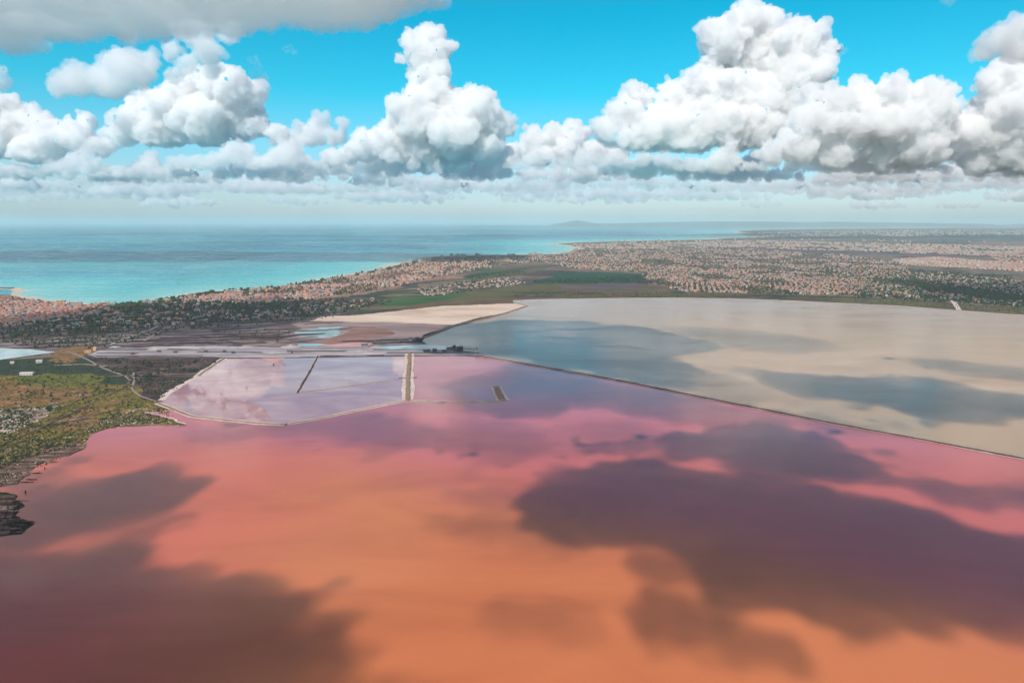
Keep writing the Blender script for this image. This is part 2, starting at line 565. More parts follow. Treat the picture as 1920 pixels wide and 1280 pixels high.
def node_map(N, L, scale=(1, 1, 1), rot=(0, 0, 0), loc=(0, 0, 0)):
    g = N.new('ShaderNodeNewGeometry')
    mp = N.new('ShaderNodeMapping')
    mp.inputs['Scale'].default_value = scale
    mp.inputs['Rotation'].default_value = rot
    mp.inputs['Location'].default_value = loc
    L.new(g.outputs['Position'], mp.inputs['Vector'])
    return mp.outputs[0]


def land_mat(name, cols, size=60.0, contrast=1.0, speck=None, stretch=(1, 1, 1), rot=0.0, speck_size=6.0, seed=0.0, spots=0.36):
    """mottled ground: cols from dark to light, patches of the given size in metres, optional specks"""
    m, t, N, L = new_mat(name)
    o = N.new('ShaderNodeOutputMaterial')
    b = N.new('ShaderNodeBsdfPrincipled')
    b.inputs['Roughness'].default_value = 0.95
    b.inputs['Specular IOR Level'].default_value = 0.1
    vec = node_map(N, L, stretch, (0, 0, rot), (seed, seed * .7, 0))
    n1 = node_noise(N, L, vec, 1 / size, 6, 0.68, 0.4)
    n2 = node_noise(N, L, vec, 1 / (size * 0.16), 4, 0.7)
    ad = N.new('ShaderNodeMix')
    ad.data_type = 'FLOAT'
    ad.inputs[0].default_value = 0.38
    L.new(n1.outputs[0], ad.inputs[2])
    L.new(n2.outputs[0], ad.inputs[3])
    k = len(cols)
    lo, hi = 0.5 - 0.16 / contrast, 0.5 + 0.16 / contrast
    r = node_ramp(N, L, ad.outputs[0], [(lo + (hi - lo) * i / (k - 1), c) for i, c in enumerate(cols)])
    col = r.outputs[0]
    if speck is not None:
        vo = N.new('ShaderNodeTexVoronoi')
        vo.inputs['Scale'].default_value = 1 / speck_size
        L.new(vec, vo.inputs['Vector'])
        sepc = N.new('ShaderNodeSeparateColor')
        L.new(vo.outputs['Color'], sepc.inputs[0])
        gt = N.new('ShaderNodeMath'); gt.operation = 'LESS_THAN'
        gt.inputs[1].default_value = spots
        L.new(sepc.outputs[0], gt.inputs[0])
        near = N.new('ShaderNodeMath'); near.operation = 'LESS_THAN'
        near.inputs[1].default_value = 0.45
        L.new(vo.outputs['Distance'], near.inputs[0])
        mu = N.new('ShaderNodeMath'); mu.operation = 'MULTIPLY'
        L.new(gt.outputs[0], mu.inputs[0]); L.new(near.outputs[0], mu.inputs[1])
        mx = N.new('ShaderNodeMix'); mx.data_type = 'RGBA'
        L.new(mu.outputs[0], mx.inputs[0])
        L.new(col, mx.inputs[6])
        mx.inputs[7].default_value = (*speck, 1)
        col = mx.outputs[2]
    L.new(col, b.inputs['Base Color'])
    L.new(b.outputs[0], o.inputs[0])
    return m


def far_plain_mat():
    """the whole plain: a quilt of fields, fallow land and scrub"""
    m, t, N, L = new_mat('plain_of_fields')
    o = N.new('ShaderNodeOutputMaterial')
    b = N.new('ShaderNodeBsdfPrincipled')
    b.inputs['Roughness'].default_value = 0.95
    b.inputs['Specular IOR Level'].default_value = 0.1
    vec = node_map(N, L, (1, 0.75, 1), (0, 0, 0.35))
    wob = node_noise(N, L, vec, 1 / 900, 3)
    mxv = N.new('ShaderNodeMix'); mxv.data_type = 'RGBA'; mxv.blend_type = 'ADD'
    mxv.inputs[0].default_value = 1.0
    vs_ = N.new('ShaderNodeVectorMath'); vs_.operation = 'MULTIPLY_ADD'
    vs_.inputs[1].default_value = (420, 420, 0)
    L.new(wob.outputs[1], vs_.inputs[0])
    L.new(vec, vs_.inputs[2])
    vo = N.new('ShaderNodeTexVoronoi')
    vo.inputs['Scale'].default_value = 1 / 420
    vo.inputs['Randomness'].default_value = 0.9
    L.new(vs_.outputs[0], vo.inputs['Vector'])
    sc_ = N.new('ShaderNodeSeparateColor')
    L.new(vo.outputs['Color'], sc_.inputs[0])
    fine = node_noise(N, L, vec, 1 / 60, 6, 0.75)
    r = node_ramp(N, L, sc_.outputs[0], [(0.0, (.050, .040, .042)), (0.16, (.085, .062, .060)), (.30, (.035, .050, .030)), (.44, (.13, .090, .075)), (.58, (.06, .075, .04)),
                                         (.70, (.10, .078, .075)), (.82, (.20, .15, .12)), (.92, (.045, .040, .050)), (1, (.16, .13, .10))], 'CONSTANT')
    r2 = node_ramp(N, L, fine.outputs[0], [(.32, (.35, .35, .36)), (.5, (.9, .9, .9)), (.68, (1.6, 1.5, 1.45))])
    mu = N.new('ShaderNodeMix'); mu.data_type = 'RGBA'; mu.blend_type = 'MULTIPLY'
    mu.inputs[0].default_value = 1
    L.new(r.outputs[0], mu.inputs[6]); L.new(r2.outputs[0], mu.inputs[7])
    L.new(mu.outputs[2], b.inputs['Base Color'])
    L.new(b.outputs[0], o.inputs[0])
    return m


def water_mat(name, build_col, rough=(0.08, 0.2), wave=14.0, strength=0.12, streak=(1, 4, 1), spec=0.42, ior=1.33):
    m, t, N, L = new_mat(name)
    o = N.new('ShaderNodeOutputMaterial')
    b = N.new('ShaderNodeBsdfPrincipled')
    b.inputs['IOR'].default_value = ior
    b.inputs['Specular IOR Level'].default_value = spec
    col = build_col(N, L)
    L.new(col, b.inputs['Base Color'])
    vec = node_map(N, L, (1 / 260, 1 / 90, 1), (0, 0, 0.15))
    n = node_noise(N, L, vec, 1.0, 5, 0.6, 0.6)
    mr = N.new('ShaderNodeMapRange')
    mr.inputs['From Min'].default_value = 0.38
    mr.inputs['From Max'].default_value = 0.62
    mr.inputs['To Min'].default_value = rough[0]
    mr.inputs['To Max'].default_value = rough[1]
    L.new(n.outputs[0], mr.inputs['Value'])
    L.new(mr.outputs[0], b.inputs['Roughness'])
    vec2 = node_map(N, L, (1, 0.55, 1), (0, 0, 0.3))
    w = node_noise(N, L, vec2, 1 / wave, 5, 0.65)
    bp = N.new('ShaderNodeBump')
    bp.inputs['Strength'].default_value = strength
    bp.inputs['Distance'].default_value = 1.0
    L.new(w.outputs[0], bp.inputs['Height'])
    L.new(bp.outputs[0], b.inputs['Normal'])
    L.new(b.outputs[0], o.inputs[0])
    return m


def mixc(N, L, fac, a, b):
    mx = N.new('ShaderNodeMix'); mx.data_type = 'RGBA'
    if isinstance(fac, (int, float)):
        mx.inputs[0].default_value = fac
    else:
        L.new(fac, mx.inputs[0])
    for i, c in ((6, a), (7, b)):
        if isinstance(c, tuple):
            mx.inputs[i].default_value = (*c, 1)
        else:
            L.new(c, mx.inputs[i])
    return mx.outputs[2]


def pos_range(N, L, axis, lo, hi, wobble=0, size=300.0):
    g = N.new('ShaderNodeNewGeometry')
    s_ = N.new('ShaderNodeSeparateXYZ')
    L.new(g.outputs['Position'], s_.inputs[0])
    if axis == 'D':      # distance measured askew: orange for sunlit brine, coral painted in for cloud shade
        ma0 = N.new('ShaderNodeMath'); ma0.operation = 'MULTIPLY_ADD'
        ma0.inputs[1].default_value = .6
        L.new(s_.outputs['X'], ma0.inputs[0]); L.new(s_.outputs['Y'], ma0.inputs[2])
        val = ma0.outputs[0]
    else:
        val = s_.outputs[axis]
    if wobble:
        vec = node_map(N, L, (1, 1.6, 1))
        n = node_noise(N, L, vec, 1 / size, 4, 0.6, 0.5)
        ma = N.new('ShaderNodeMath'); ma.operation = 'MULTIPLY_ADD'
        ma.inputs[1].default_value = wobble * 2
        L.new(n.outputs[0], ma.inputs[0])
        L.new(val, ma.inputs[2])
        val = ma.outputs[0]
        lo, hi = lo + wobble, hi + wobble
    mr = N.new('ShaderNodeMapRange')
    mr.interpolation_type = 'SMOOTHSTEP'
    mr.inputs['From Min'].default_value = lo
    mr.inputs['From Max'].default_value = hi
    L.new(val, mr.inputs['Value'])
    return mr.outputs[0]


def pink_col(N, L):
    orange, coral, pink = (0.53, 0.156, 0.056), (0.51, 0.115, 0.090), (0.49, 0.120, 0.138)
    c = mixc(N, L, pos_range(N, L, 'D', 630, 810, 110), orange, coral)  # brine hue steered by the light: orange on lit water, coral under shade
    c = mixc(N, L, pos_range(N, L, 'X', -330, -130, 90), (0.53, 0.115, 0.066), c)  # rose base paints plum cloud shade into the lower left water
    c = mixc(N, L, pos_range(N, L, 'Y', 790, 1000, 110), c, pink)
    c = mixc(N, L, pos_range(N, L, 'Y', 1020, 1250, 90), c, (0.42, 0.145, 0.18))  # mauve base paints in sky reflection and cloud shade near the long dyke
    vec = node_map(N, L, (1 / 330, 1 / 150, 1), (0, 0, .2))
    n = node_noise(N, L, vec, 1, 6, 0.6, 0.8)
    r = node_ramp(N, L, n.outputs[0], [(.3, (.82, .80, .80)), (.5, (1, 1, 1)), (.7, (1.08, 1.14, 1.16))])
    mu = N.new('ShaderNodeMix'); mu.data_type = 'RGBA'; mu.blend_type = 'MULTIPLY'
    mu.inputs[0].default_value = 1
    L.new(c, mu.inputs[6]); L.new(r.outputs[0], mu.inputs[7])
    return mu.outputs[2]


def pond_col(N, L):
    vec = node_map(N, L, (1 / 140, 1 / 90, 1))
    n = node_noise(N, L, vec, 1, 5, 0.6, 0.5)
    return node_ramp(N, L, n.outputs[0], [(.35, (.36, .18, .21)), (.5, (.44, .25, .26)), (.66, (.54, .37, .33))]).outputs[0]


def brown_col(N, L):
    c = mixc(N, L, pos_range(N, L, 'X', -400, 700, 160), (.25, .205, .165), (.42, .275, .155))
    c = mixc(N, L, pos_range(N, L, 'Y', 1500, 2600, 200), c, (.38, .26, .185))
    return c


def sea_col(N, L):
    vec = node_map(N, L, (1 / 5200, 1 / 2600, 1), (0, 0, .1))
    n = node_noise(N, L, vec, 1, 5, 0.55, 0.7)
    return node_ramp(N, L, n.outputs[0], [(.36, (.001, .11, .20)), (.47, (.003, .18, .26)), (.58, (.02, .25, .31)), (.7, (.06, .30, .34))]).outputs[0]


def shallow_col(N, L):
    a = N.new('ShaderNodeAttribute')
    a.attribute_name = 'depth'
    vec = node_map(N, L, (1 / 700, 1 / 400, 1), (0, 0, .2))
    n = node_noise(N, L, vec, 1, 4, 0.6, 0.5)
    ma = N.new('ShaderNodeMath'); ma.operation = 'MULTIPLY_ADD'
    ma.inputs[1].default_value = .3
    L.new(n.outputs[0], ma.inputs[0]); L.new(a.outputs['Fac'], ma.inputs[2])
    sb = N.new('ShaderNodeMath'); sb.operation = 'SUBTRACT'; sb.use_clamp = True
    sb.inputs[1].default_value = .15
    L.new(ma.outputs[0], sb.inputs[0])
    r = node_ramp(N, L, sb.outputs[0], [(0, (.42, .52, .42)), (.05, (.16, .50, .46)), (.3, (.05, .42, .43)), (.62, (.02, .31, .36))])
    return mixc(N, L, node_ramp(N, L, sb.outputs[0], [(.5, (0, 0, 0)), (1, (1, 1, 1))]).outputs[0], r.outputs[0], sea_col(N, L))


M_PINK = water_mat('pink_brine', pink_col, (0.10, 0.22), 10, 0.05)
M_POND = water_mat('pale_brine', pond_col, (0.0, 0.04), 25, 0.004)
M_BROWN = water_mat('brown_brine', brown_col, (0.10, 0.24), 14, 0.05, spec=.32)
M_SEA = water_mat('open_sea', sea_col, (0.22, 0.42), 30, 0.25, spec=.2)
M_SHALLOW = water_mat('shallow_sea', shallow_col, (0.22, 0.36), 30, 0.2)
M_PALEWATER = water_mat('fresh_pond', lambda N, L: node_ramp(N, L, node_noise(N, L, node_map(N, L), 1 / 60, 3).outputs[0], [(.3, (.20, .34, .36)), (.7, (.34, .46, .46))]).outputs[0], (0.03, 0.1), 20, 0.02)

# ------------------------------------------------------------------ outlines in metres
def fractal(pts, amp=0.10, step=None, closed=False):
    """ragged line through the given ground points"""
    P = [np.array(p[:2], float) for p in pts]
    if closed:
        P.append(P[0])
    r_ = np.random.default_rng(len(P) * 13 + int(abs(P[0][0])) % 997)
    for it in range(9):
        out_ = [P[0]]
        any_ = False
        for a, b in zip(P[:-1], P[1:]):
            d = b - a
            ln = np.linalg.norm(d)
            mid = (a + b) / 2
            lim = step or max(4.0, 0.0045 * np.linalg.norm(mid))
            if ln > lim and ln < 60000:
                nrm = np.array((-d[1], d[0])) / ln
                out_.append(mid + nrm * ln * amp * r_.normal())
                any_ = True
            out_.append(b)
        P = out_
        if not any_:
            break
    if closed:
        P = P[:-1]
    return [tuple(p) for p in P]


def ground_pts(px):
    return [tuple(gp(X, Y)[:2]) for X, Y in px]


def sheet(name, pts, z, mat, kind='structure'):
    from mathutils.geometry import tessellate_polygon
    v = [Vector((p[0], p[1], 0)) for p in pts]
    tri = tessellate_polygon([v])
    me = bpy.data.meshes.new(name)
    me.from_pydata([(p[0], p[1], z) for p in pts], [], [t_ for t_ in tri])
    me.materials.append(mat)
    me.update()
    for p_ in me.polygons:
        if p_.normal.z < 0:
            p_.flip()
    o_ = link(bpy.data.objects.new(name, me))
    return tag(o_, kind=kind)


def strip(name, pts, widths, z, mat, kind='structure', parent=None, side=0.0):
    """a ribbon on the ground; side shifts it across (-1 .. 1)"""
    P = np.array([p[:2] for p in pts])
    T = np.gradient(P, axis=0)
    T /= np.linalg.norm(T, axis=1)[:, None] + 1e-9
    Nn = np.column_stack((-T[:, 1], T[:, 0]))
    w = np.asarray(widths, float) * np.ones(len(P))
    A = P + Nn * (w * (0.5 + side * .5))[:, None]
    Bq = P - Nn * (w * (0.5 - side * .5))[:, None]
    n = len(P)
    V = np.concatenate([np.column_stack((A, np.full(n, z))), np.column_stack((Bq, np.full(n, z)))])
    f = [(n + i, n + i + 1, i + 1, i) for i in range(n - 1)]
    me = bpy.data.meshes.new(name)
    me.from_pydata(V.tolist(), [], f)
    me.materials.append(mat)
    me.update()
    o_ = link(bpy.data.objects.new(name, me), parent)
    if kind:
        tag(o_, kind=kind)
    return o_


# the plain itself, one sheet to the horizon
me = bpy.data.meshes.new('ground')
G = 150000.0
me.from_pydata([(-G, -20000, 0), (G, -20000, 0), (G, G, 0), (-G, G, 0)], [], [(0, 1, 2, 3)])
me.materials.append(far_plain_mat())
tag(link(bpy.data.objects.new('ground', me)), kind='structure')

# the sea and its coast
COAST = [(-700, 560), (-160, 552), (-60, 543), (28, 541), (34, 548), (62, 560), (112, 567), (165, 571), (235, 571), (330, 558), (385, 548), (425, 545), (520, 538),
         (600, 525), (660, 514), (720, 504), (780, 489), (802, 482), (850, 480), (960, 478), (1040, 476.5), (1075, 470), (1086, 465), (1068, 460), (1035, 457.5), (1075, 455),
         (1150, 453), (1250, 450.5), (1330, 448.5), (1385, 446), (1402, 441), (1385, 436), (1375, 433), (1430, 431), (1530, 429.5), (1650, 428), (1800, 427), (2000, 426), (2400, 425)]
coast = fractal(ground_pts(COAST), 0.05)
sea_poly = coast + [(G * .99, G * .25), (G * .99, G * .99), (-G * .99, G * .99), (-G * .99, 3000)]
sheet('sea', sea_poly, 0.8, M_SEA)
# shallow water along the coast, depth grows away from the beach
P = np.array(coast)
T = np.gradient(P, axis=0)
for _ in range(60):
    T[1:-1] = (T[:-2] + T[1:-1] + T[2:]) / 3
T /= np.linalg.norm(T, axis=1)[:, None]
Nn = np.column_stack((-T[:, 1], T[:, 0]))
wd = 900 + 0.10 * np.linalg.norm(P, axis=1)
K = 9
V, dep = [], []
for j in range(K):
    u = j / (K - 1)
    q = P + Nn * (wd * u)[:, None]
    V.append(np.column_stack((q, np.full(len(P), 1.0 + .25 * (1 - u)))))
    dep.append(np.full(len(P), u))
V = np.concatenate(V)
n = len(P)
f = [(j * n + i, j * n + i + 1, (j + 1) * n + i + 1, (j + 1) * n + i) for j in range(K - 1) for i in range(n - 1)]
me = bpy.data.meshes.new('shallow_water')
me.from_pydata(V.tolist(), [], f)
me.materials.append(M_SHALLOW)
at = me.attributes.new('depth', 'FLOAT', 'POINT')
at.data.foreach_set('value', np.concatenate(dep).astype(np.float32))
tag(link(bpy.data.objects.new('shallow_water', me)), kind='structure')
M_SAND = land_mat('beach_sand', [(.38, .32, .24), (.5, .44, .34), (.6, .55, .46)], 40)
cw = 10 + 0.011 * np.linalg.norm(P, axis=1) * (0.4 + 0.6 * np.sin(np.arange(n) * .05) ** 2)
strip('beach', coast, cw, 1.35, M_SAND, side=-0.2)

# ------------------------------------------------------------------ land cover: (name, material, outline in photograph pixels)
LM = {
    'shade_wood': land_mat('dark_pine_scrub', [(.015, .018, .018), (.07, .055, .052), (.17, .125, .11)], 90, speck=(.16, .13, .12), speck_size=16, spots=.14),
    'waste': land_mat('brown_waste_ground', [(.065, .045, .045), (.17, .12, .115), (.30, .23, .21)], 90, 1.3, stretch=(.35, 1.3, 1), speck=(.03, .025, .03), speck_size=9, spots=.3),
    'waste_dark': land_mat('dark_waste_ground', [(.025, .018, .022), (.07, .045, .045), (.15, .105, .095)], 40, 1.4, stretch=(.4, 1.2, 1)),
    'salt': land_mat('grey_salt_crust', [(.16, .135, .14), (.32, .28, .29), (.54, .49, .48)], 80, 1.2, stretch=(.25, 1.4, 1)),
    'pan': land_mat('beige_salt_pan', [(.40, .29, .22), (.62, .48, .37), (.72, .60, .49)], 160, 1.0, stretch=(.3, 1.2, 1)),
    'pan_grey': land_mat('mauve_salt_pan', [(.17, .125, .12), (.27, .20, .19), (.36, .28, .26)], 120, 1.0, stretch=(.3, 1.2, 1)),
    'green': land_mat('green_crop', [(.02, .055, .022), (.035, .095, .035), (.09, .13, .05)], 120, 1, stretch=(.3, 1.2, 1)),
    'dark_green': land_mat('dark_orchard', [(.012, .05, .035), (.02, .075, .045), (.06, .10, .055)], 90, 1, stretch=(.3, 1.2, 1), speck=(.02, .03, .02), speck_size=12),
    'olive': land_mat('olive_marsh', [(.06, .065, .025), (.10, .095, .042), (.16, .13, .07)], 130, 1, stretch=(.3, 1.2, 1)),
    'town': land_mat('town_ground', [(.075, .068, .05), (.17, .128, .10), (.28, .21, .165)], 60, 1.2, speck=(.035, .05, .035), speck_size=18, spots=.3),
    'town_red': land_mat('red_town_ground', [(.13, .07, .055), (.28, .15, .11), (.42, .27, .2)], 50, 1.2, speck=(.04, .05, .035), speck_size=16, spots=.2),
    'fallow': land_mat('fallow_field', [(.085, .062, .065), (.13, .095, .09), (.19, .145, .13)], 300, 1, stretch=(.4, 1.2, 1)),
    'mauve': land_mat('mauve_field', [(.065, .05, .065), (.10, .075, .09), (.16, .12, .12)], 300, 1, stretch=(.4, 1.2, 1)),
    'shore_brown': land_mat('dry_reed_shore', [(.06, .045, .025), (.12, .085, .05), (.2, .14, .09)], 60, 1, stretch=(.4, 1.2, 1)),
    'cream': land_mat('pale_town_ground', [(.4, .32, .26), (.58, .48, .40), (.7, .6, .5)], 60, 1.2, speck=(.14, .10, .08), speck_size=24, spots=.4),
    'heath': land_mat('green_and_rust_heath', [(.05, .052, .014), (.12, .105, .024), (.20, .155, .038), (.30, .18, .07)], 34, 1.25, speck=(.030, .028, .012), speck_size=4.5, spots=.34),
    'rust': land_mat('rust_heath', [(.09, .065, .022), (.22, .12, .05), (.33, .175, .08)], 26, 1.3, speck=(.05, .05, .02), speck_size=5, spots=.3),
    'moss': land_mat('fresh_green_heath', [(.05, .06, .014), (.115, .125, .025), (.19, .17, .045)], 26, 1.2, speck=(.03, .035, .015), speck_size=5, spots=.2),
    'marsh': land_mat('dark_marsh', [(.018, .03, .02), (.03, .045, .028), (.05, .06, .035)], 30, 1.0),
    'rubble': land_mat('pale_rubble_ground', [(.10, .07, .05), (.30, .22, .17), (.52, .42, .36)], 14, 1.3, speck=(.06, .05, .03), speck_size=5, spots=.3),
    'gold': land_mat('golden_grass', [(.06, .055, .02), (.18, .13, .045), (.36, .27, .12)], 16, 1.4, speck=(.6, .5, .34), speck_size=4, spots=.16),
    'mud': land_mat('dark_brown_mud', [(.035, .02, .016), (.13, .078, .058), (.34, .24, .19)], 12, 1.5, stretch=(.4, 1.2, 1)),
    'track': land_mat('pale_track', [(.20, .16, .14), (.34, .29, .26)], 12),
    'blue_pond_bed': land_mat('teal_salt_bed', [(.14, .24, .27), (.24, .38, .40), (.42, .50, .48)], 26, 1.3, stretch=(.5, 1.2, 1), speck=(.5, .5, .48), speck_size=14, spots=.2),
    'brick_soil': land_mat('brick_red_soil', [(.13, .07, .06), (.24, .13, .11), (.33, .2, .17)], 50, 1.1, stretch=(.5, 1.2, 1)),
}
PATCH = [
    ('town_ground', 'town_red', [(-300, 556), (28, 546), (62, 563), (112, 571), (170, 574), (232, 574), (200, 584), (145, 594), (60, 606), (-300, 620)]),
    ('town_ground', 'town_red', [(330, 561), (425, 549), (520, 541), (600, 528), (720, 507), (780, 493), (830, 486), (900, 486), (960, 498), (880, 515), (800, 530), (700, 548), (560, 565), (470, 572), (380, 566)]),
    ('town_ground', 'town', [(880, 484), (1040, 480), (1090, 465), (1075, 457), (1250, 453), (1400, 450), (1600, 452), (2500, 456), (2500, 640), (2100, 594), (1920, 577), (1700, 561), (1480, 553), (1280, 547), (1215, 532), (1205, 514), (1060, 508), (960, 505), (900, 496)]),
    ('wood', 'shade_wood', [(-300, 600), (60, 604), (145, 592), (210, 580), (330, 562), (470, 568), (560, 563), (640, 556), (720, 562), (760, 575), (640, 592), (480, 604), (320, 612), (160, 630), (-300, 640)]),
    ('waste_ground', 'waste', [(-200, 622), (150, 612), (330, 596), (520, 590), (600, 596), (640, 640), (560, 652), (200, 652), (100, 668), (-200, 664)]),
    ('scrub', 'waste_dark', [(400, 618), (440, 613), (500, 614), (545, 622), (548, 632), (520, 638), (440, 636), (396, 630)]),
    ('fallow_field', 'fallow', [(420, 604), (560, 595), (640, 593), (800, 604), (860, 606), (790, 636), (640, 646), (560, 640), (545, 622), (490, 612)]),
    ('salt_pan', 'pan_grey', [(540, 606), (640, 600), (800, 602), (880, 600), (840, 618), (790, 634), (690, 638), (560, 636)]),
    ('salt_pan', 'pan', [(600, 594), (700, 588), (780, 577), (860, 570), (965, 568), (990, 573), (930, 590), (850, 609), (790, 606), (680, 604), (580, 602)]),
    ('salt_pan', 'blue_pond_bed', [(548, 622), (600, 613), (642, 612), (636, 624), (608, 634), (560, 634)]),
    ('bare_soil', 'brick_soil', [(612, 636), (650, 612), (700, 612), (740, 624), (690, 646), (560, 648)]),
    ('orchard', 'olive', [(640, 584), (720, 562), (860, 548), (960, 536), (1100, 531), (1215, 534), (1290, 549), (1480, 556), (1700, 563), (1920, 580), (2400, 620), (2400, 650), (1925, 595), (1700, 578), (1480, 568), (1200, 562), (960, 568), (860, 571), (760, 578)]),
    ('reed_shore', 'shore_brown', [(760, 576), (880, 563), (960, 558), (1100, 555), (1300, 556), (1500, 562), (1700, 572), (1920, 588), (2400, 630), (2400, 650), (1925, 596), (1700, 579), (1480, 569), (1200, 563), (960, 569), (860, 573), (760, 581)]),
    ('orchard', 'green', [(722, 565), (745, 556), (800, 551), (872, 548), (880, 553), (840, 562), (770, 573), (722, 574)]),
    ('orchard', 'dark_green', [(868, 517), (900, 508), (960, 502), (988, 503), (988, 514), (950, 518), (890, 525), (868, 524)]),
    ('orchard', 'dark_green', [(990, 524), (1040, 512), (1120, 509), (1205, 513), (1212, 527), (1150, 532), (1060, 532), (990, 531)]),
    ('mauve_field', 'mauve', [(1060, 535), (1140, 531), (1200, 533), (1205, 541), (1120, 545), (1060, 543)]),
    ('mauve_field', 'mauve', [(1330, 462), (1500, 461), (1600, 466), (1700, 470), (1850, 471), (2300, 474), (2300, 486), (1860, 482), (1660, 478), (1480, 472), (1340, 468)]),
    ('fallow_field', 'fallow', [(800, 506), (930, 500), (1060, 496), (1080, 502), (960, 508), (860, 516), (800, 518)]),
    ('town_ground', 'cream', [(1672, 486), (1760, 482), (1860, 490), (2300, 500), (2300, 516), (1930, 510), (1800, 502), (1700, 497)]),
    ('green_field', 'dark_green', [(1780, 441), (2300, 438), (2300, 449), (1800, 450)]),
    ('wood', 'shade_wood', [(1775, 540), (1850, 539), (1912, 546), (1916, 558), (1850, 562), (1785, 556)]),
    ('waste_ground', 'waste_dark', [(160, 670), (300, 668), (420, 672), (400, 686), (360, 712), (318, 738), (300, 752), (262, 742), (246, 722), (240, 708), (200, 690)]),
    ('olive_slope', 'marsh', [(-200, 668), (60, 672), (110, 668), (160, 672), (200, 690), (244, 708), (250, 716), (226, 732), (170, 750), (100, 760), (-200, 740)]),
    ('heath', 'heath', [(-500, 720), (0, 704), (60, 712), (140, 716), (200, 722), (244, 720), (262, 742), (300, 752), (322, 772), (300, 776), (320, 786), (342, 795), (300, 797), (232, 800), (206, 802), (168, 815), (158, 828), (162, 838), (140, 846), (102, 860), (75, 867), (40, 880), (0, 890), (-500, 930)]),
    ('heath', 'moss', [(20, 708), (90, 700), (170, 700), (196, 706), (178, 718), (90, 726), (24, 722)]),
    ('heath', 'rust', [(-200, 722), (30, 716), (90, 726), (170, 728), (130, 752), (60, 760), (-200, 770)]),
    ('heath', 'rust', [(110, 790), (150, 768), (205, 750), (232, 752), (196, 790), (150, 806), (100, 808)]),
    ('rubble_ground', 'rubble', [(-200, 776), (20, 768), (72, 764), (104, 768), (84, 784), (60, 796), (24, 812), (-200, 826)]),
    ('grass_bank', 'gold', [(120, 822), (150, 806), (196, 792), (240, 764), (290, 768), (312, 784), (334, 795), (300, 796), (232, 798), (204, 801), (166, 812), (150, 826)]),
    ('grass_bank', 'gold', [(-200, 880), (0, 850), (70, 824), (84, 822), (50, 845), (0, 870), (-200, 910)]),
    ('mud_shore', 'mud', [(-500, 935), (-100, 890), (0, 872), (50, 846), (110, 838), (150, 830), (162, 838), (148, 846), (128, 856), (112, 860), (92, 863), (75, 869), (62, 880), (57, 893), (36, 903), (30, 916), (0, 921), (-80, 926), (-500, 960)]),
    ('mud_shore', 'mud', [(-500, 940), (-60, 930), (6, 930), (32, 938), (20, 945), (46, 950), (8, 958), (34, 967), (20, 974), (62, 981), (30, 990), (18, 1001), (-10, 1010), (-100, 1024), (-500, 1060)]),
    ('salt_flat', 'salt', [(196, 655), (300, 650), (420, 649), (560, 650), (700, 646), (800, 644), (862, 652), (905, 662), (908, 668), (770, 667), (600, 669), (430, 671), (300, 669), (180, 671), (160, 664)]),
    ('bank_ground', 'rust', [(90, 668), (110, 656), (150, 650), (186, 650), (184, 658), (160, 666), (130, 682), (100, 680)]),
]
for i, (nm, mk, px) in enumerate(PATCH):
    sheet(nm, fractal(ground_pts(px), 0.05 if mk in ('pan', 'salt', 'green', 'cream') else 0.11, closed=True), 0.05 + 0.03 * i, LM[mk])

# ------------------------------------------------------------------ the lagoons
ZW = 1.5
pink = [(-900, 2600), (-900, 1060), (-100, 1024), (0, 1008), (40, 1004), (66, 984), (30, 968), (48, 950), (28, 940), (34, 932), (0, 924), (-60, 924), (0, 915), (34, 910), (38, 902), (58, 892), (66, 878), (92, 864), (130, 857),
        (160, 842), (160, 829), (170, 816), (206, 804), (236, 801), (300, 798), (348, 800), (350, 797), (330, 790), (296, 782), (270, 774), (300, 773), (320, 776), (300, 752), (320, 736), (345, 722), (376, 700), (402, 685), (420, 674),
        (510, 673), (600, 672), (700, 670), (770, 669), (850, 668), (905, 670), (1000, 686), (1160, 714), (1350, 752), (1560, 794), (1740, 826), (1920, 860), (2400, 952), (3400, 1140), (3400, 2600)]
pts = ground_pts(pink[1:-1])
far = fractal(pts, 0.05)
pinkp = [(-3200, -900)] + [(-1400, 500)] + far + [(4500, 300), (4500, -900)]
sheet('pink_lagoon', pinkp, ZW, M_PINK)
DYKE_PX = [(905, 669), (1000, 686), (1160, 714.5), (1350, 753), (1560, 795), (1740, 828), (1920, 862), (2400, 954), (3400, 1142)]
brown = [(962, 564), (1010, 562), (1100, 560.5), (1250, 559), (1400, 561), (1500, 565.5), (1600, 570), (1700, 575.5), (1800, 583), (1920, 592), (2300, 616), (3200, 680), (3600, 1180)] + [(x, y) for x, y in reversed(DYKE_PX)] + \
        [(870, 660), (808, 652), (792, 640), (800, 632), (850, 612), (930, 592), (988, 574), (962, 568)]
sheet('brown_lagoon', fractal(ground_pts(brown), 0.012, closed=True), ZW + .02, M_BROWN)
# ponds beside the salt flat
POND_A = [(300, 751), (320, 736), (346, 721), (376, 700), (402, 685), (420, 674), (594, 672), (560, 737), (640, 728), (764, 708), (762, 752), (730, 758), (680, 768), (600, 786), (536, 796), (480, 794.5), (420, 788.5), (360, 782.5), (330, 771)]
POND_B = [(596, 672), (762, 669), (764, 708), (662, 725), (560, 737)]
POND_C = [(770, 669), (850, 668), (880, 669), (900, 690), (935, 728), (938, 752), (870, 754.5), (768, 752)]
sheet('salt_pond', fractal(ground_pts(POND_A), 0.012, closed=True), ZW + .08, M_POND)
sheet('salt_pond', fractal(ground_pts(POND_B), 0.01, closed=True), ZW + .10, M_POND)
sheet('blue_pond', fractal(ground_pts([(-300, 650), (0, 653.5), (60, 656), (104, 661), (62, 667), (0, 675.5), (-300, 690)]), 0.02, closed=True), ZW + .05, M_PALEWATER)
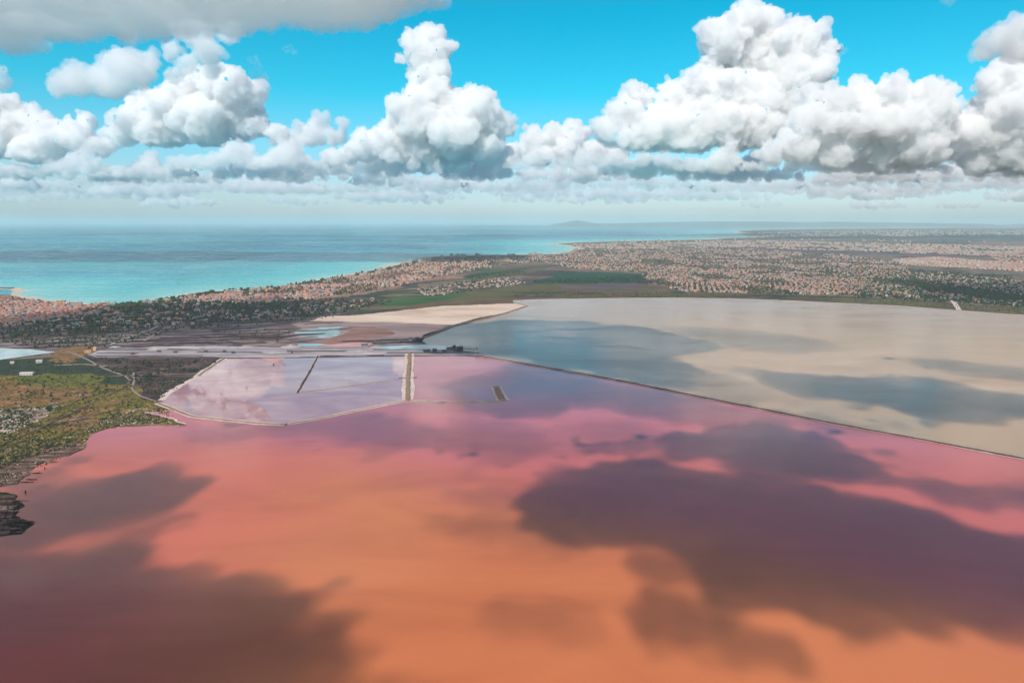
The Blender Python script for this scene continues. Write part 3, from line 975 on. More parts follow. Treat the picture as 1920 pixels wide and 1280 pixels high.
for px in ([(560, 646), (600, 645), (620, 648), (590, 650), (556, 650)], [(846, 650), (800, 647), (720, 651), (700, 655), (760, 657), (850, 656)]):
    sheet('brine_channel', fractal(ground_pts(px), 0.02, closed=True), ZW + .06, M_PALEWATER)
# pink salt water running into the salt flat
M_PINKSALT = land_mat('pink_wet_salt', [(.40, .20, .20), (.52, .28, .27), (.60, .40, .38)], 60)
sheet('pink_salt_bar', fractal(ground_pts([(484, 671), (500, 675), (512, 681), (524, 676), (538, 671)]), 0.03, closed=True), ZW + .16, M_PINKSALT)
sheet('pink_salt_bar', fractal(ground_pts([(596, 649), (660, 643), (700, 644), (690, 650), (640, 652)]), 0.03, closed=True), ZW + .16, M_PINKSALT)

# salt crust on the shores
M_CRUST = land_mat('white_salt_rim', [(.42, .30, .26), (.60, .48, .42), (.72, .62, .56)], 14)
def crust(px, w, z, amp=0.05, side=0.0, mat=None):
    p_ = fractal(ground_pts(px), amp)
    k = len(p_)
    r_ = np.random.default_rng(k)
    ww = np.convolve(r_.uniform(0.1, 1.6, k + 8), np.ones(9) / 9, 'valid')[:k] * w
    strip('salt_crust', p_, ww, z, mat or M_CRUST, side=side)
crust([(962, 564), (1010, 562), (1100, 560.5), (1250, 559), (1400, 561), (1500, 565.5), (1600, 570), (1700, 575.5), (1800, 583), (1920, 592), (2300, 616)], 16, ZW + .2, 0.012)
crust([(206, 804), (236, 801), (300, 798), (348, 799)], 3.4, ZW + .2, 0.12, mat=LM['gold'])
crust([(162, 840), (158, 829), (170, 816), (206, 804)], 2.6, ZW + .2, 0.12, mat=LM['gold'])
crust([(302, 752), (320, 736), (346, 721), (376, 700), (402, 685), (420, 674)], 14, ZW + .22)
crust([(348, 797), (300, 780), (272, 774)], 4, ZW + .2)

# ------------------------------------------------------------------ dykes
M_BANK = land_mat('dyke_dark_stone', [(.03, .022, .02), (.08, .055, .045), (.15, .11, .09)], 5)
M_BANK2 = land_mat('dyke_brown_earth', [(.13, .08, .055), (.27, .18, .125), (.42, .31, .23)], 6)
M_CREST = land_mat('dyke_track', [(.26, .20, .16), (.38, .31, .26), (.5, .43, .37)], 8)


def dyke(label, px, width, height, bank=None, crest=True, amp=0.004, pale=None):
    pts_ = fractal(ground_pts(px), amp, step=25)
    P = np.array(pts_)
    T = np.gradient(P, axis=0)
    T /= np.linalg.norm(T, axis=1)[:, None] + 1e-9
    Nn = np.column_stack((-T[:, 1], T[:, 0]))
    n = len(P)
    r_ = np.random.default_rng(n)
    prof = [(-.5, ZW - .6), (-.32, ZW + height * .65), (-.24, ZW + height), (.24, ZW + height), (.32, ZW + height * .65), (.5, ZW - .6)]
    V = []
    for (u, z) in prof:
        jit = r_.normal(0, 0.06 * width * (abs(u) > .3), n)
        V.append(np.column_stack((P + Nn * (u * width + jit)[:, None], np.full(n, z) + r_.normal(0, .08, n))))
    V = np.concatenate(V)
    f = []
    for j in range(len(prof) - 1):
        if j == 2 and crest:
            continue
        f += [(j * n + i, (j + 1) * n + i, (j + 1) * n + i + 1, j * n + i + 1) for i in range(n - 1)]
    k = len(prof)
    if not crest:
        f.append([j * n for j in range(k)][::-1]); f.append([j * n + n - 1 for j in range(k)])
    root = link(bpy.data.objects.new('dyke', None))
    root.location = (P[0][0], P[0][1], 0)
    tag(root, label, 'dyke')
    me = bpy.data.meshes.new('bank')
    V[:, 0] -= P[0][0]; V[:, 1] -= P[0][1]
    me.from_pydata(V.tolist(), [], f)
    me.materials.append(bank or M_BANK)
    link(bpy.data.objects.new('bank', me), root)
    if crest:
        me = bpy.data.meshes.new('crest')
        A = V[2 * n:4 * n]
        me.from_pydata(A.tolist(), [], [(i, n + i, n + i + 1, i + 1) for i in range(n - 1)])
        me.materials.append(M_CREST)
        link(bpy.data.objects.new('crest', me), root)
    if pale:
        q = [(a - P[0][0], b - P[0][1]) for a, b in pts_]
        o_ = strip('salt_rim', q, np.convolve(r_.uniform(.5, 1.4, n + 4), np.ones(5) / 5, 'valid')[:n] * pale, ZW + .3, M_CRUST, kind=None, parent=root)
    return root


dyke('long thin dyke between the pink and the brown lagoon', DYKE_PX, 9, 2.2, pale=13)
dyke('earth dyke along the beige salt pan, ending in a point in the brown lagoon', [(796, 634), (850, 613), (900, 601), (945, 589), (988, 574.5)], 12, 1.8, bank=M_BANK2, crest=False)
dyke('straight brown dyke with white salt rims between two salt ponds', [(768, 664), (766, 700), (764, 752)], 11, 2.0, bank=M_BANK2, crest=False, pale=21)
dyke('dark slanting dyke across the pale pond', [(596, 669), (578, 703), (558, 738)], 5.5, 1.6, crest=False, pale=8)
dyke('faint low dyke from the slanting one to the straight one', [(560, 737), (610, 732), (662, 725), (720, 716), (762, 710)], 5, .5, bank=M_BANK2, crest=False)
dyke('long curved low dyke closing the pale pond', [(296, 757), (328, 770), (360, 782.5), (420, 789), (480, 795), (536, 798)], 8, 1.0, bank=M_BANK2, crest=False, pale=13)
dyke('broken pinkish dyke east of the curved one', [(538, 797), (600, 786), (680, 769), (730, 759), (762, 753)], 7, .7, bank=M_BANK2, crest=False, pale=13)
dyke('thin dyke closing the right pond', [(768, 753), (840, 755), (870, 755), (940, 753.5)], 6, .7, bank=M_BANK2, crest=False, pale=11)
dyke('short thick dyke stub standing in the mauve water', [(930, 727), (936, 740), (943, 752)], 14, 1.8, bank=M_BANK2, crest=False, pale=24)
dyke('double dyke with white rims beside the dark waste ground', [(420, 673), (402, 685), (384, 697), (372, 706)], 7, 1.6, pale=15)
dyke('short cross bar on the straight brown dyke', [(748, 710.5), (765, 710), (782, 709)], 4, .8, crest=False)
dyke('dark stony bank running along the top of the salt ponds', [(430, 672.5), (560, 671.5), (700, 669.5), (850, 667.5), (905, 669)], 5, .8, crest=False)
dyke('dark mole reaching out of the harbour at the left edge', [(-120, 541), (0, 540.5), (24, 541)], 26, 4)

# dark ditches and pale terraces of the salt works
M_DITCH = land_mat('wet_black_mud', [(.015, .012, .016), (.035, .028, .032), (.07, .055, .055)], 20)
for (x0, y0, x1, y1, w) in [(330, 644, 500, 643, 9), (190, 656.5, 345, 656, 6), (370, 661, 492, 661.5, 7), (540, 659.5, 664, 659, 8), (725, 662, 866, 662, 8), (700, 656.5, 800, 656, 7), (180, 663, 260, 663, 6),
                            (300, 634, 520, 632, 10), (240, 640, 430, 638, 8), (640, 641, 790, 636, 10), (600, 668, 720, 667, 6), (420, 608, 560, 600, 12), (180, 668.5, 380, 667.5, 6), (690, 649, 800, 646, 6), (850, 658, 905, 664, 8)]:
    strip('ditch', fractal(ground_pts([(x0, y0), ((x0 + x1) / 2, (y0 + y1) / 2), (x1, y1)]), 0.01, step=40), w, ZW + .15, M_DITCH)
M_PALELINE = LM['salt']
r4 = np.random.default_rng(404)
def bands(poly, n, mats, wpx, ln, tilt, nm):
    """long thin terraces and field strips lying across the view"""
    for k, (X, Y) in enumerate(town_band(poly, n)):
        L2 = r4.uniform(*ln) / 2
        dy = tilt * L2 * 2 + r4.normal(0, .6)
        p_ = fractal(ground_pts([(X - L2, Y + dy / 2), (X, Y + r4.normal(0, .5)), (X + L2, Y - dy / 2)]), 0.03, step=30)
        m_ = len(p_)
        w_ = r4.uniform(*wpx) * (np.hypot(*p_[0]) / 2000) * np.sin(np.linspace(0.12, math.pi - .12, m_)) ** .5
        w_ = w_ * np.convolve(r4.uniform(.4, 1.5, m_ + 4), np.ones(5) / 5, 'valid')
        strip(nm, p_, w_, 1.28 + .001 * k, LM[mats[int(r4.integers(len(mats)))]])


def town_band(poly, n):
    P = np.array(poly, float)
    q = r4.uniform(P.min(0), P.max(0), (n * 8, 2))
    return q[inside(q, poly)][:n]


bands([(20, 640), (220, 618), (520, 596), (640, 606), (560, 646), (200, 650), (60, 652)], 80, ['waste_dark', 'waste', 'pan_grey', 'waste_dark', 'salt', 'fallow'], (6, 24), (30, 150), .05, 'terrace')
bands([(0, 606), (160, 600), (480, 572), (700, 568), (640, 588), (470, 602), (160, 628), (0, 634)], 60, ['waste', 'fallow', 'waste_dark', 'mauve', 'dark_green', 'pan_grey', 'shade_wood'], (14, 60), (30, 120), .06, 'field')
bands([(700, 545), (900, 505), (1040, 492), (1060, 503), (960, 538), (740, 562)], 46, ['olive', 'fallow', 'dark_green', 'mauve', 'shore_brown', 'town', 'green'], (20, 70), (30, 120), .08, 'field')
bands([(960, 545), (1250, 538), (1480, 558), (1900, 585), (1480, 566), (960, 562)], 44, ['olive', 'shore_brown', 'shade_wood', 'dark_green', 'fallow'], (10, 40), (30, 160), -.01, 'field')
bands([(1100, 470), (1500, 462), (1900, 470), (1900, 560), (1600, 545), (1300, 535), (1220, 505)], 120, ['olive', 'fallow', 'shade_wood', 'dark_green', 'mauve', 'shade_wood', 'waste'], (20, 70), (20, 130), -.02, 'field')
bands([(1300, 462), (1400, 440), (1600, 433), (1919, 432), (1919, 470), (1500, 462)], 60, ['olive', 'fallow', 'dark_green', 'mauve', 'town', 'pan_grey'], (20, 60), (60, 260), 0, 'field')
bands([(0, 712), (200, 722), (240, 740), (130, 800), (0, 850)], 34, ['rust', 'gold', 'moss', 'mud', 'rust', 'marsh', 'heath'], (3, 12), (16, 80), .12, 'heath_strip')
bands([(0, 730), (200, 735), (262, 750), (300, 790), (150, 808), (0, 868)], 40, ['rubble', 'gold', 'mud', 'marsh', 'rust', 'rubble', 'moss'], (6, 20), (10, 46), .15, 'heath_strip')
bands([(0, 845), (120, 825), (150, 836), (60, 870), (0, 905)], 26, ['mud', 'marsh', 'mud', 'gold', 'rubble'], (2, 8), (14, 60), .1, 'heath_strip')
bands([(180, 676), (400, 678), (350, 715), (300, 745), (245, 720)], 36, ['waste', 'waste_dark', 'pan_grey', 'mud', 'rust'], (3, 11), (16, 80), .05, 'terrace')
bands([(150, 800), (240, 765), (300, 770), (330, 794), (232, 796), (160, 815)], 20, ['rubble', 'gold', 'mud', 'moss', 'rubble'], (2, 6), (12, 50), .05, 'heath_strip')
for (x0, y0, x1, y1, w) in [(200, 660, 340, 659, 9), (300, 628, 540, 622, 9), (140, 648, 260, 638, 8), (200, 650, 330, 600, 7), (560, 654, 700, 652, 8), (0, 646, 120, 640, 8), (220, 616, 420, 600, 9)]:
    strip('salt_terrace', fractal(ground_pts([(x0, y0), ((x0 + x1) / 2, (y0 + y1) / 2), (x1, y1)]), 0.02, step=40), w, ZW + .12, M_PALELINE)

# ragged mud spits and islets at the near shore
for (X, Y, a_, b_) in [(118, 851, 22, 2.0), (96, 868, 16, 1.6), (70, 889, 14, 1.6), (60, 901, 12, 2.0), (48, 906, 16, 1.6), (44, 941, 14, 1.6), (24, 946, 24, 2.4), (30, 978, 26, 2.4), (56, 981, 14, 2.2), (16, 994, 30, 3.0), (36, 1000, 14, 1.6), (136, 843, 14, 1.8), (150, 836, 14, 2.2), (10, 960, 30, 3)]:
    pp = []
    for i in range(9):
        a = i / 9 * math.tau
        q = r4.uniform(.6, 1.2)
        pp.append((X + a_ * q * math.cos(a), Y + b_ * q * math.sin(a)))
    sheet('mud_bank', fractal(ground_pts(pp), .12, closed=True), ZW + .25 + X * .0005, LM['mud'])

# tracks
M_TRACK = LM['track']
def track(px, w, z=ZW + .3, mat=None):
    pts_ = ground_pts(px)
    # smooth
    P = np.array(pts_)
    tt = np.linspace(0, len(P) - 1, len(P) * 8)
    X_ = np.interp(tt, np.arange(len(P)), P[:, 0]); Y_ = np.interp(tt, np.arange(len(P)), P[:, 1])
    for _ in range(6):
        X_[1:-1] = (X_[:-2] + X_[1:-1] * 2 + X_[2:]) / 4; Y_[1:-1] = (Y_[:-2] + Y_[1:-1] * 2 + Y_[2:]) / 4
    return strip('track', list(zip(X_, Y_)), w, z, mat or M_TRACK)
track([(108, 662), (128, 660), (148, 668), (168, 677), (190, 690), (214, 699), (236, 707), (244, 714)], 4.5)
track([(244, 715), (238, 724), (220, 734), (196, 745), (172, 755), (140, 772), (108, 788), (70, 806), (30, 824), (-40, 850)], 4.0, z=ZW + .33, mat=LM['mud'])
track([(250, 700), (252, 716), (246, 730), (262, 744), (300, 756)], 4)
track([(80, 826), (50, 846), (0, 868)], 5, mat=LM['gold'])
track([(102, 686), (160, 684), (200, 688)], 9, mat=LM['rubble'])
track([(1776, 556), (1790, 569), (1798, 582)], 16, mat=M_CRUST)
track([(1466, 500), (1472, 530), (1474, 537), (1560, 538)], 14)
track([(700, 545), (850, 528), (960, 520)], 12)
track([(1215, 543), (1120, 540), (1050, 537)], 10)
track([(1700, 531), (1790, 533)], 12)
track([(1570, 505), (1600, 500), (1700, 497), (1800, 505), (1920, 512)], 16, mat=M_TRACK)
track([(270, 640), (300, 622), (340, 604)], 7)
track([(80, 640), (220, 625), (330, 600), (450, 590)], 7, mat=M_DITCH)

# hills on the horizon
def hills(label_px, base_d, mat, seed):
    r_ = np.random.default_rng(seed)
    X = np.array([p_[0] for p_ in label_px], float); Yp = np.array([p_[1] for p_ in label_px], float)
    xs = np.linspace(X[0], X[-1], 220)
    tops = np.interp(xs, X, Yp)
    nz = np.convolve(r_.normal(size=len(xs) + 12), np.ones(13) / 13, 'valid')[:len(xs)]
    V, f = [], []
    rows_ = 7
    for j in range(rows_):
        u = j / (rows_ - 1)
        for i, x in enumerate(xs):
            k = 0.0 + base_d / F / math.cos(PITCH)
            h = .75 * max(0.0, (416.8 - tops[i]) + nz[i] * 1.2 * (tops[i] < 416)) * k * math.sin(math.pi * min(1, u * .5 / .5))**1.0
            wx = (x - 960) * k
            V.append((wx, base_d + (u - .5) * 9000 * (1 + .15 * nz[i]), max(0, h + (90 if h > 60 else 0) * math.sin(math.pi * u) - 5)))
    n = len(xs)
    for j in range(rows_ - 1):
        for i in range(n - 1):
            f.append((j * n + i, j * n + i + 1, (j + 1) * n + i + 1, (j + 1) * n + i))
    me = bpy.data.meshes.new('hills')
    me.from_pydata(V, [], f)
    me.materials.append(mat)
    for p_ in me.polygons:
        p_.use_smooth = True
    tag(link(bpy.data.objects.new('hills', me)), kind='structure')
M_HILL = land_mat('far_hill', [(.05, .06, .045), (.10, .10, .075), (.16, .14, .11)], 1500)
hills([(850, 416.5), (880, 415.5), (930, 414.5), (1000, 415.3), (1040, 413.5), (1056, 410), (1078, 404.5), (1090, 407), (1110, 412.5), (1160, 413), (1240, 410), (1330, 407.5), (1420, 408), (1500, 410), (1560, 409), (1700, 412), (1830, 414.5), (2100, 413), (2300, 416.5)], 42000, M_HILL, 5)

# ------------------------------------------------------------------ buildings
def paint(name, c, rough=0.85, vary=0.12):
    m, t, N, L = new_mat(name)
    o = N.new('ShaderNodeOutputMaterial')
    b = N.new('ShaderNodeBsdfPrincipled')
    b.inputs['Roughness'].default_value = rough
    b.inputs['Specular IOR Level'].default_value = 0.2
    g = N.new('ShaderNodeNewGeometry')
    n = node_noise(N, L, g.outputs['Position'], 0.35, 3, 0.6)
    r = node_ramp(N, L, n.outputs[0], [(.3, tuple(x * (1 - vary) for x in c)), (.7, tuple(min(1, x * (1 + vary)) for x in c))])
    L.new(r.outputs[0], b.inputs['Base Color'])
    L.new(b.outputs[0], o.inputs[0])
    return m


WALLS = [('white', paint('white_render', (.50, .455, .41))), ('cream', paint('cream_render', (.46, .36, .27))), ('pink', paint('pink_render', (.50, .30, .24))),
         ('ochre', paint('ochre_render', (.58, .40, .22))), ('salmon', paint('salmon_render', (.44, .21, .15)))]
ROOFS = [('terracotta', paint('terracotta_tiles', (.40, .17, .11))), ('pale flat', paint('pale_flat_roof', (.50, .45, .41))), ('grey', paint('grey_roof', (.24, .22, .23))),
         ('rose', paint('rose_tiles', (.48, .26, .21))), ('dark', paint('dark_roof', (.09, .075, .08)))]
M_GLASS = paint('dark_window', (.03, .035, .045), 0.2)
ALLM = [m_ for _, m_ in WALLS] + [m_ for _, m_ in ROOFS] + [M_GLASS]

# unit house: x,y in -.5 .. .5, wall top at z=1; hip or flat
HV = np.array([(-.5, -.5, 0), (.5, -.5, 0), (.5, .5, 0), (-.5, .5, 0), (-.5, -.5, 1), (.5, -.5, 1), (.5, .5, 1), (-.5, .5, 1),
               (-.56, -.58, 1.0), (.56, -.58, 1.0), (.56, .58, 1.0), (-.56, .58, 1.0), (-.24, 0, 1.55), (.24, 0, 1.55)], float)
HF = [(0, 1, 5, 4), (1, 2, 6, 5), (2, 3, 7, 6), (3, 0, 4, 7), (8, 9, 13, 12), (10, 11, 12, 13), (9, 10, 13), (11, 8, 12)]


def town_points(poly, n, r_):
    P = np.array(poly, float)
    lo, hi = P.min(0), P.max(0)
    lo[0] = max(lo[0], -60); hi[0] = min(hi[0], 1990)
    q = r_.uniform(lo, hi, (n * 6, 2))
    q = q[inside(q, poly)]
    return q[:n]


BUILD = []      # x, y, w, d, h, ang, wall, roof, hip, area
TREES = []      # x, y, height, radius, tone


def add_town(area, poly, n, size=(9, 13), h=(3, 7), walls=(3, 2, 2, 1, 0), roofs=(3, 2, 1, 2, 0), hip=.8, trees=0, tree_h=(5, 9), seed=1, cell=260, far=True, clear=0.35, tones=(0, 1, 2)):
    r_ = np.random.default_rng(seed)
    q = town_points(poly, n, r_)
    W_ = np.array(walls, float) / sum(walls)
    R_ = np.array(roofs, float) / sum(roofs)
    for X, Y in q:
        p_ = gp(X, Y)
        dist = math.hypot(p_[0], p_[1])
        cx, cy = int(p_[0] // cell), int(p_[1] // cell)
        hh = hash((cx * 73856093) ^ (cy * 19349663) ^ seed) & 0xffff
        if (hh % 100) / 100 < clear * .5:
            continue
        ang = (hh % 17) / 17 * 1.5
        # rows along the streets of each estate
        ca, sa = math.cos(ang), math.sin(ang)
        u, v_ = p_[0] * ca + p_[1] * sa, -p_[0] * sa + p_[1] * ca
        v_ = round(v_ / 24) * 24 + r_.normal(0, 1.5)
        u = round(u / 15) * 15 + r_.normal(0, 1.5)
        x, y = u * ca - v_ * sa, u * sa + v_ * ca
        g = min(3.0, max(1.0, dist / 4200)) if far else 1.0
        local = (hh // 100) % 5
        wall = int(r_.choice(5, p=W_)) if r_.random() < .75 else (int(np.argsort(-W_)[local % 3]))
        roof = int(r_.choice(5, p=R_))
        isflat = r_.random() > hip or roof == 1
        BUILD.append((x, y, r_.uniform(*size) * g, r_.uniform(*size) * g * .8, r_.uniform(*h) * (1 + (g - 1) * .3), ang, wall, roof, not isflat, area))
    q = town_points(poly, trees, r_)
    for X, Y in q:
        p_ = gp(X, Y)
        dist = math.hypot(p_[0], p_[1])
        g = min(2.6, max(1.0, dist / 4200))
        hh = r_.uniform(*tree_h)
        TREES.append((p_[0], p_[1], hh * (1 + (g - 1) * .4), hh * r_.uniform(.32, .55) * g, int(r_.choice(tones)), area))


add_town('terracotta town by the harbour', [(-40, 549), (60, 564), (112, 572), (200, 576), (205, 586), (140, 596), (60, 606), (-40, 612)], 1500, (8, 14), (4, 9), (2, 4, 3, 2, 1), (4, 2, 2, 3, 1), .75, 160, seed=11, clear=.1, far=False)
add_town('seafront strip of houses', [(330, 563), (425, 551), (520, 542), (600, 530), (720, 509), (780, 494), (900, 484), (1040, 480), (1050, 486), (960, 496), (880, 508), (780, 528), (700, 545), (560, 562), (470, 570), (380, 566)], 2600, (9, 15), (4, 10), (3, 4, 2, 2, 1), (4, 2, 2, 3, 1), .75, 2000, (5, 10), seed=12, clear=.75, far=False, cell=150)
add_town('houses among the dark trees', [(130, 588), (330, 566), (560, 568), (720, 560), (700, 575), (480, 600), (200, 618), (60, 622)], 420, (9, 16), (4, 7), (2, 2, 1, 1, 1), (2, 2, 2, 1, 1), .7, 900, (6, 12), seed=13, clear=.3, far=False)
add_town('farm houses between the fields', [(780, 545), (860, 530), (960, 520), (985, 530), (900, 545), (800, 556)], 150, (9, 15), (4, 6), (4, 4, 1, 1, 0), (2, 3, 1, 2, 0), .7, 260, seed=14, clear=.1, far=False)
add_town('houses of the big estate', [(1010, 490), (1090, 470), (1400, 466), (1500, 474), (1600, 480), (1700, 496), (1700, 512), (1640, 520), (1600, 552), (1480, 553), (1280, 546), (1218, 532), (1205, 510), (1080, 504)], 7200, (8, 13), (4, 7), (3, 4, 3, 2, 1), (3, 3, 2, 3, 2), .75, 6500, (5, 9), seed=15, clear=.45, cell=200)
add_town('houses of the wooded estate', [(1560, 500), (1700, 505), (1930, 530), (2000, 580), (1920, 575), (1760, 560), (1600, 552)], 1700, (9, 14), (4, 8), (4, 3, 2, 1, 0), (2, 3, 2, 2, 1), .6, 3800, (6, 11), seed=16, clear=.5)
add_town('white terraces in the cream quarter', [(1672, 487), (1760, 483), (1860, 491), (2000, 498), (2000, 515), (1930, 510), (1800, 502), (1700, 497)], 2200, (9, 13), (5, 8), (5, 4, 1, 1, 0), (2, 5, 0, 2, 0), .5, 220, seed=17, clear=.05)
add_town('far housing', [(1075, 458), (1250, 455), (1400, 451), (1560, 455), (1920, 462), (1990, 468), (1990, 484), (1800, 478), (1560, 470), (1380, 464), (1090, 468)], 3200, (9, 14), (5, 9), (4, 3, 3, 1, 0), (2, 4, 1, 2, 0), .5, 700, seed=18, clear=.4)
add_town('farthest housing', [(1400, 437), (1560, 433), (1760, 432), (1990, 433), (1990, 440), (1700, 444), (1500, 446), (1410, 446)], 1500, (10, 16), (6, 12), (5, 3, 2, 0, 0), (1, 5, 1, 1, 0), .3, 100, seed=19, clear=.5)
add_town('hill houses', [(1840, 470), (1990, 472), (1990, 500), (1880, 494)], 400, (9, 14), (5, 8), (3, 3, 4, 1, 1), (3, 2, 1, 3, 0), .6, 200, seed=20, clear=.3)
# apartment blocks
BLOCKS = []
r_ = np.random.default_rng(5)
for (line, n, hh, area) in [([(700, 512), (780, 493), (830, 483), (870, 481)], 20, (18, 30), 'standing in a row on the sea front'), ([(880, 481), (1060, 478), (1085, 468)], 26, (15, 28), 'standing by the low coast road'),
                            ([(430, 552), (520, 544), (620, 528), (700, 514)], 18, (12, 20), 'standing behind the beach'), ([(90, 572), (170, 576), (240, 575), (330, 566)], 12, (12, 18), 'standing behind the town beach'),
                            ([(1100, 456), (1250, 453), (1400, 449)], 34, (20, 40), 'standing on the far headland'), ([(1500, 450), (1700, 452), (1900, 456)], 20, (15, 30), 'standing on the far plain')]:
    P = np.array(line, float)
    tt = np.sort(r_.uniform(0, len(P) - 1, n))
    for t_ in tt:
        X = np.interp(t_, np.arange(len(P)), P[:, 0]); Y = np.interp(t_, np.arange(len(P)), P[:, 1]) + r_.uniform(-.6, 2.2)
        p_ = gp(X, Y)
        BLOCKS.append((p_[0], p_[1], r_.uniform(16, 34), r_.uniform(12, 18), r_.uniform(*hh), r_.uniform(-.4, .4), int(r_.choice([0, 0, 1, 1, 2, 3])), area))

# belts of trees and hedges outside the towns
def add_trees(poly, n, h=(4, 8), rr=(.3, .5), tones=(0, 1, 2), seed=3, area='scrub', rmul=1.0):
    r2 = np.random.default_rng(seed)
    for X, Y in town_points(poly, n, r2):
        p_ = gp(X, Y)
        hh = r2.uniform(*h)
        TREES.append((p_[0], p_[1], hh, hh * r2.uniform(*rr) * rmul, int(r2.choice(tones)), area))


add_trees([(-20, 604), (145, 594), (240, 580), (330, 566), (470, 570), (640, 560), (740, 566), (640, 590), (480, 602), (320, 610), (160, 628), (-20, 636)], 1300, (5, 11), seed=31, area='dark wood')
add_trees([(420, 545), (520, 538), (600, 525), (660, 514), (720, 504), (780, 490), (786, 494), (720, 510), (620, 529), (520, 543), (420, 550)], 600, (7, 13), tones=(0, 0, 1), seed=41, area='sea front gardens')
add_trees([(170, 572), (235, 572), (330, 559), (400, 548), (400, 554), (330, 565), (235, 578), (170, 577)], 420, (7, 13), tones=(0, 0, 1), seed=42, area='sea front gardens')
add_trees([(190, 575), (300, 566), (330, 572), (270, 584), (150, 590)], 700, (6, 13), seed=32, area='dark wood')
add_trees([(0, 640), (200, 618), (520, 600), (640, 594), (560, 604), (330, 620), (200, 650), (60, 655)], 500, (3, 7), seed=33, area='salt works')
add_trees([(1000, 526), (1205, 515), (1205, 530), (1000, 531)], 700, (4, 6), tones=(0, 1), seed=34, area='orchard')
add_trees([(870, 518), (985, 503), (985, 514), (880, 525)], 350, (4, 6), tones=(0, 1), seed=35, area='orchard')
add_trees([(960, 556), (1480, 560), (1700, 572), (1920, 588), (1920, 578), (1700, 562), (1480, 555), (1250, 549), (960, 545)], 900, (2, 5), tones=(1, 2), seed=36, area='lake shore')
add_trees([(1560, 545), (1760, 540), (1920, 545), (1960, 580), (1760, 566), (1580, 556)], 900, (6, 12), tones=(0, 1), seed=37, area='wooded shore')
add_trees([(1500, 500), (1700, 505), (1900, 520), (1900, 530), (1600, 530)], 900, (6, 11), tones=(0, 1), seed=38, area='wooded estate')
add_trees([(396, 632), (440, 614), (500, 615), (546, 624), (546, 634), (440, 637)], 160, (2, 4), tones=(0, 2), seed=39, area='salt works')

B_ = sorted(BUILD, key=lambda b: -(max(b[2], b[4]) / math.hypot(b[0], b[1])))
near_b, far_b = B_[:300], B_[300:]
# protos: wall mesh and roof mesh per (wall, roof, hip)
PROTO = {}


def house_proto(wall, roof, hip):
    k = (wall, roof, hip)
    if k in PROTO:
        return PROTO[k]
    import bmesh
    me = bpy.data.meshes.new('wall')
    me.from_pydata(HV[:8].tolist(), [], HF[:4])
    me.materials.append(WALLS[wall][1])
    me.materials.append(M_GLASS)
    # window and door openings as recessed panes on the long sides
    bm = bmesh.new()
    bm.from_mesh(me)
    r = bmesh.ops.inset_individual(bm, faces=list(bm.faces), thickness=0.22, depth=-0.04)
    for f_ in list(bm.faces):
        if all(abs(abs(v.co.x) - .5) > .02 or abs(abs(v.co.y) - .5) > .02 for v in f_.verts) and f_.calc_area() < .5 and all(.05 < v.co.z < .95 for v in f_.verts):
            f_.material_index = 1
    bm.to_mesh(me)
    bm.free()
    mr = bpy.data.meshes.new('roof')
    if hip:
        mr.from_pydata(HV[8:].tolist(), [], [(0, 1, 5, 4), (2, 3, 4, 5), (1, 2, 5), (3, 0, 4), (3, 2, 1, 0)])
    else:
        z0, z1 = 1.0, 1.1
        v_ = [(x * .53 * 2, y * .53 * 2, z) for z in (z0, z1) for x, y in ((-.5, -.5), (.5, -.5), (.5, .5), (-.5, .5))]
        v_ += [(x * .45 * 2, y * .45 * 2, z1) for x, y in ((-.5, -.5), (.5, -.5), (.5, .5), (-.5, .5))] + [(x * .45 * 2, y * .45 * 2, 1.03) for x, y in ((-.5, -.5), (.5, -.5), (.5, .5), (-.5, .5))]
        fs = [(0, 1, 5, 4), (1, 2, 6, 5), (2, 3, 7, 6), (3, 0, 4, 7), (4, 5, 9, 8), (5, 6, 10, 9), (6, 7, 11, 10), (7, 4, 8, 11), (8, 9, 13, 12), (9, 10, 14, 13), (10, 11, 15, 14), (11, 8, 12, 15), (12, 13, 14, 15), (3, 2, 1, 0)]
        mr.from_pydata(v_, [], fs)
    mr.materials.append(ROOFS[roof][1])
    PROTO[k] = (me, mr)
    return PROTO[k]


for b in near_b:
    x, y, w, d, h, ang, wl, rf, hip, area = b
    mw, mr = house_proto(wl, rf, hip)
    root = link(bpy.data.objects.new('house', None))
    root.location = (x, y, 0.9)
    root.rotation_euler = (0, 0, ang)
    root.scale = (w, d, h)
    lab = '%s walled house with %s roof, one of the %s' % (WALLS[wl][0], ROOFS[rf][0] if rf != 1 else 'pale flat', area) if not area.startswith('terracotta') and not area.startswith('seafront') \
        else '%s walled house with %s roof in the %s' % (WALLS[wl][0], ROOFS[rf][0], area)
    tag(root, lab, 'house', 'houses: ' + lab)
    link(bpy.data.objects.new('wall', mw), root)
    link(bpy.data.objects.new('roof', mr), root)


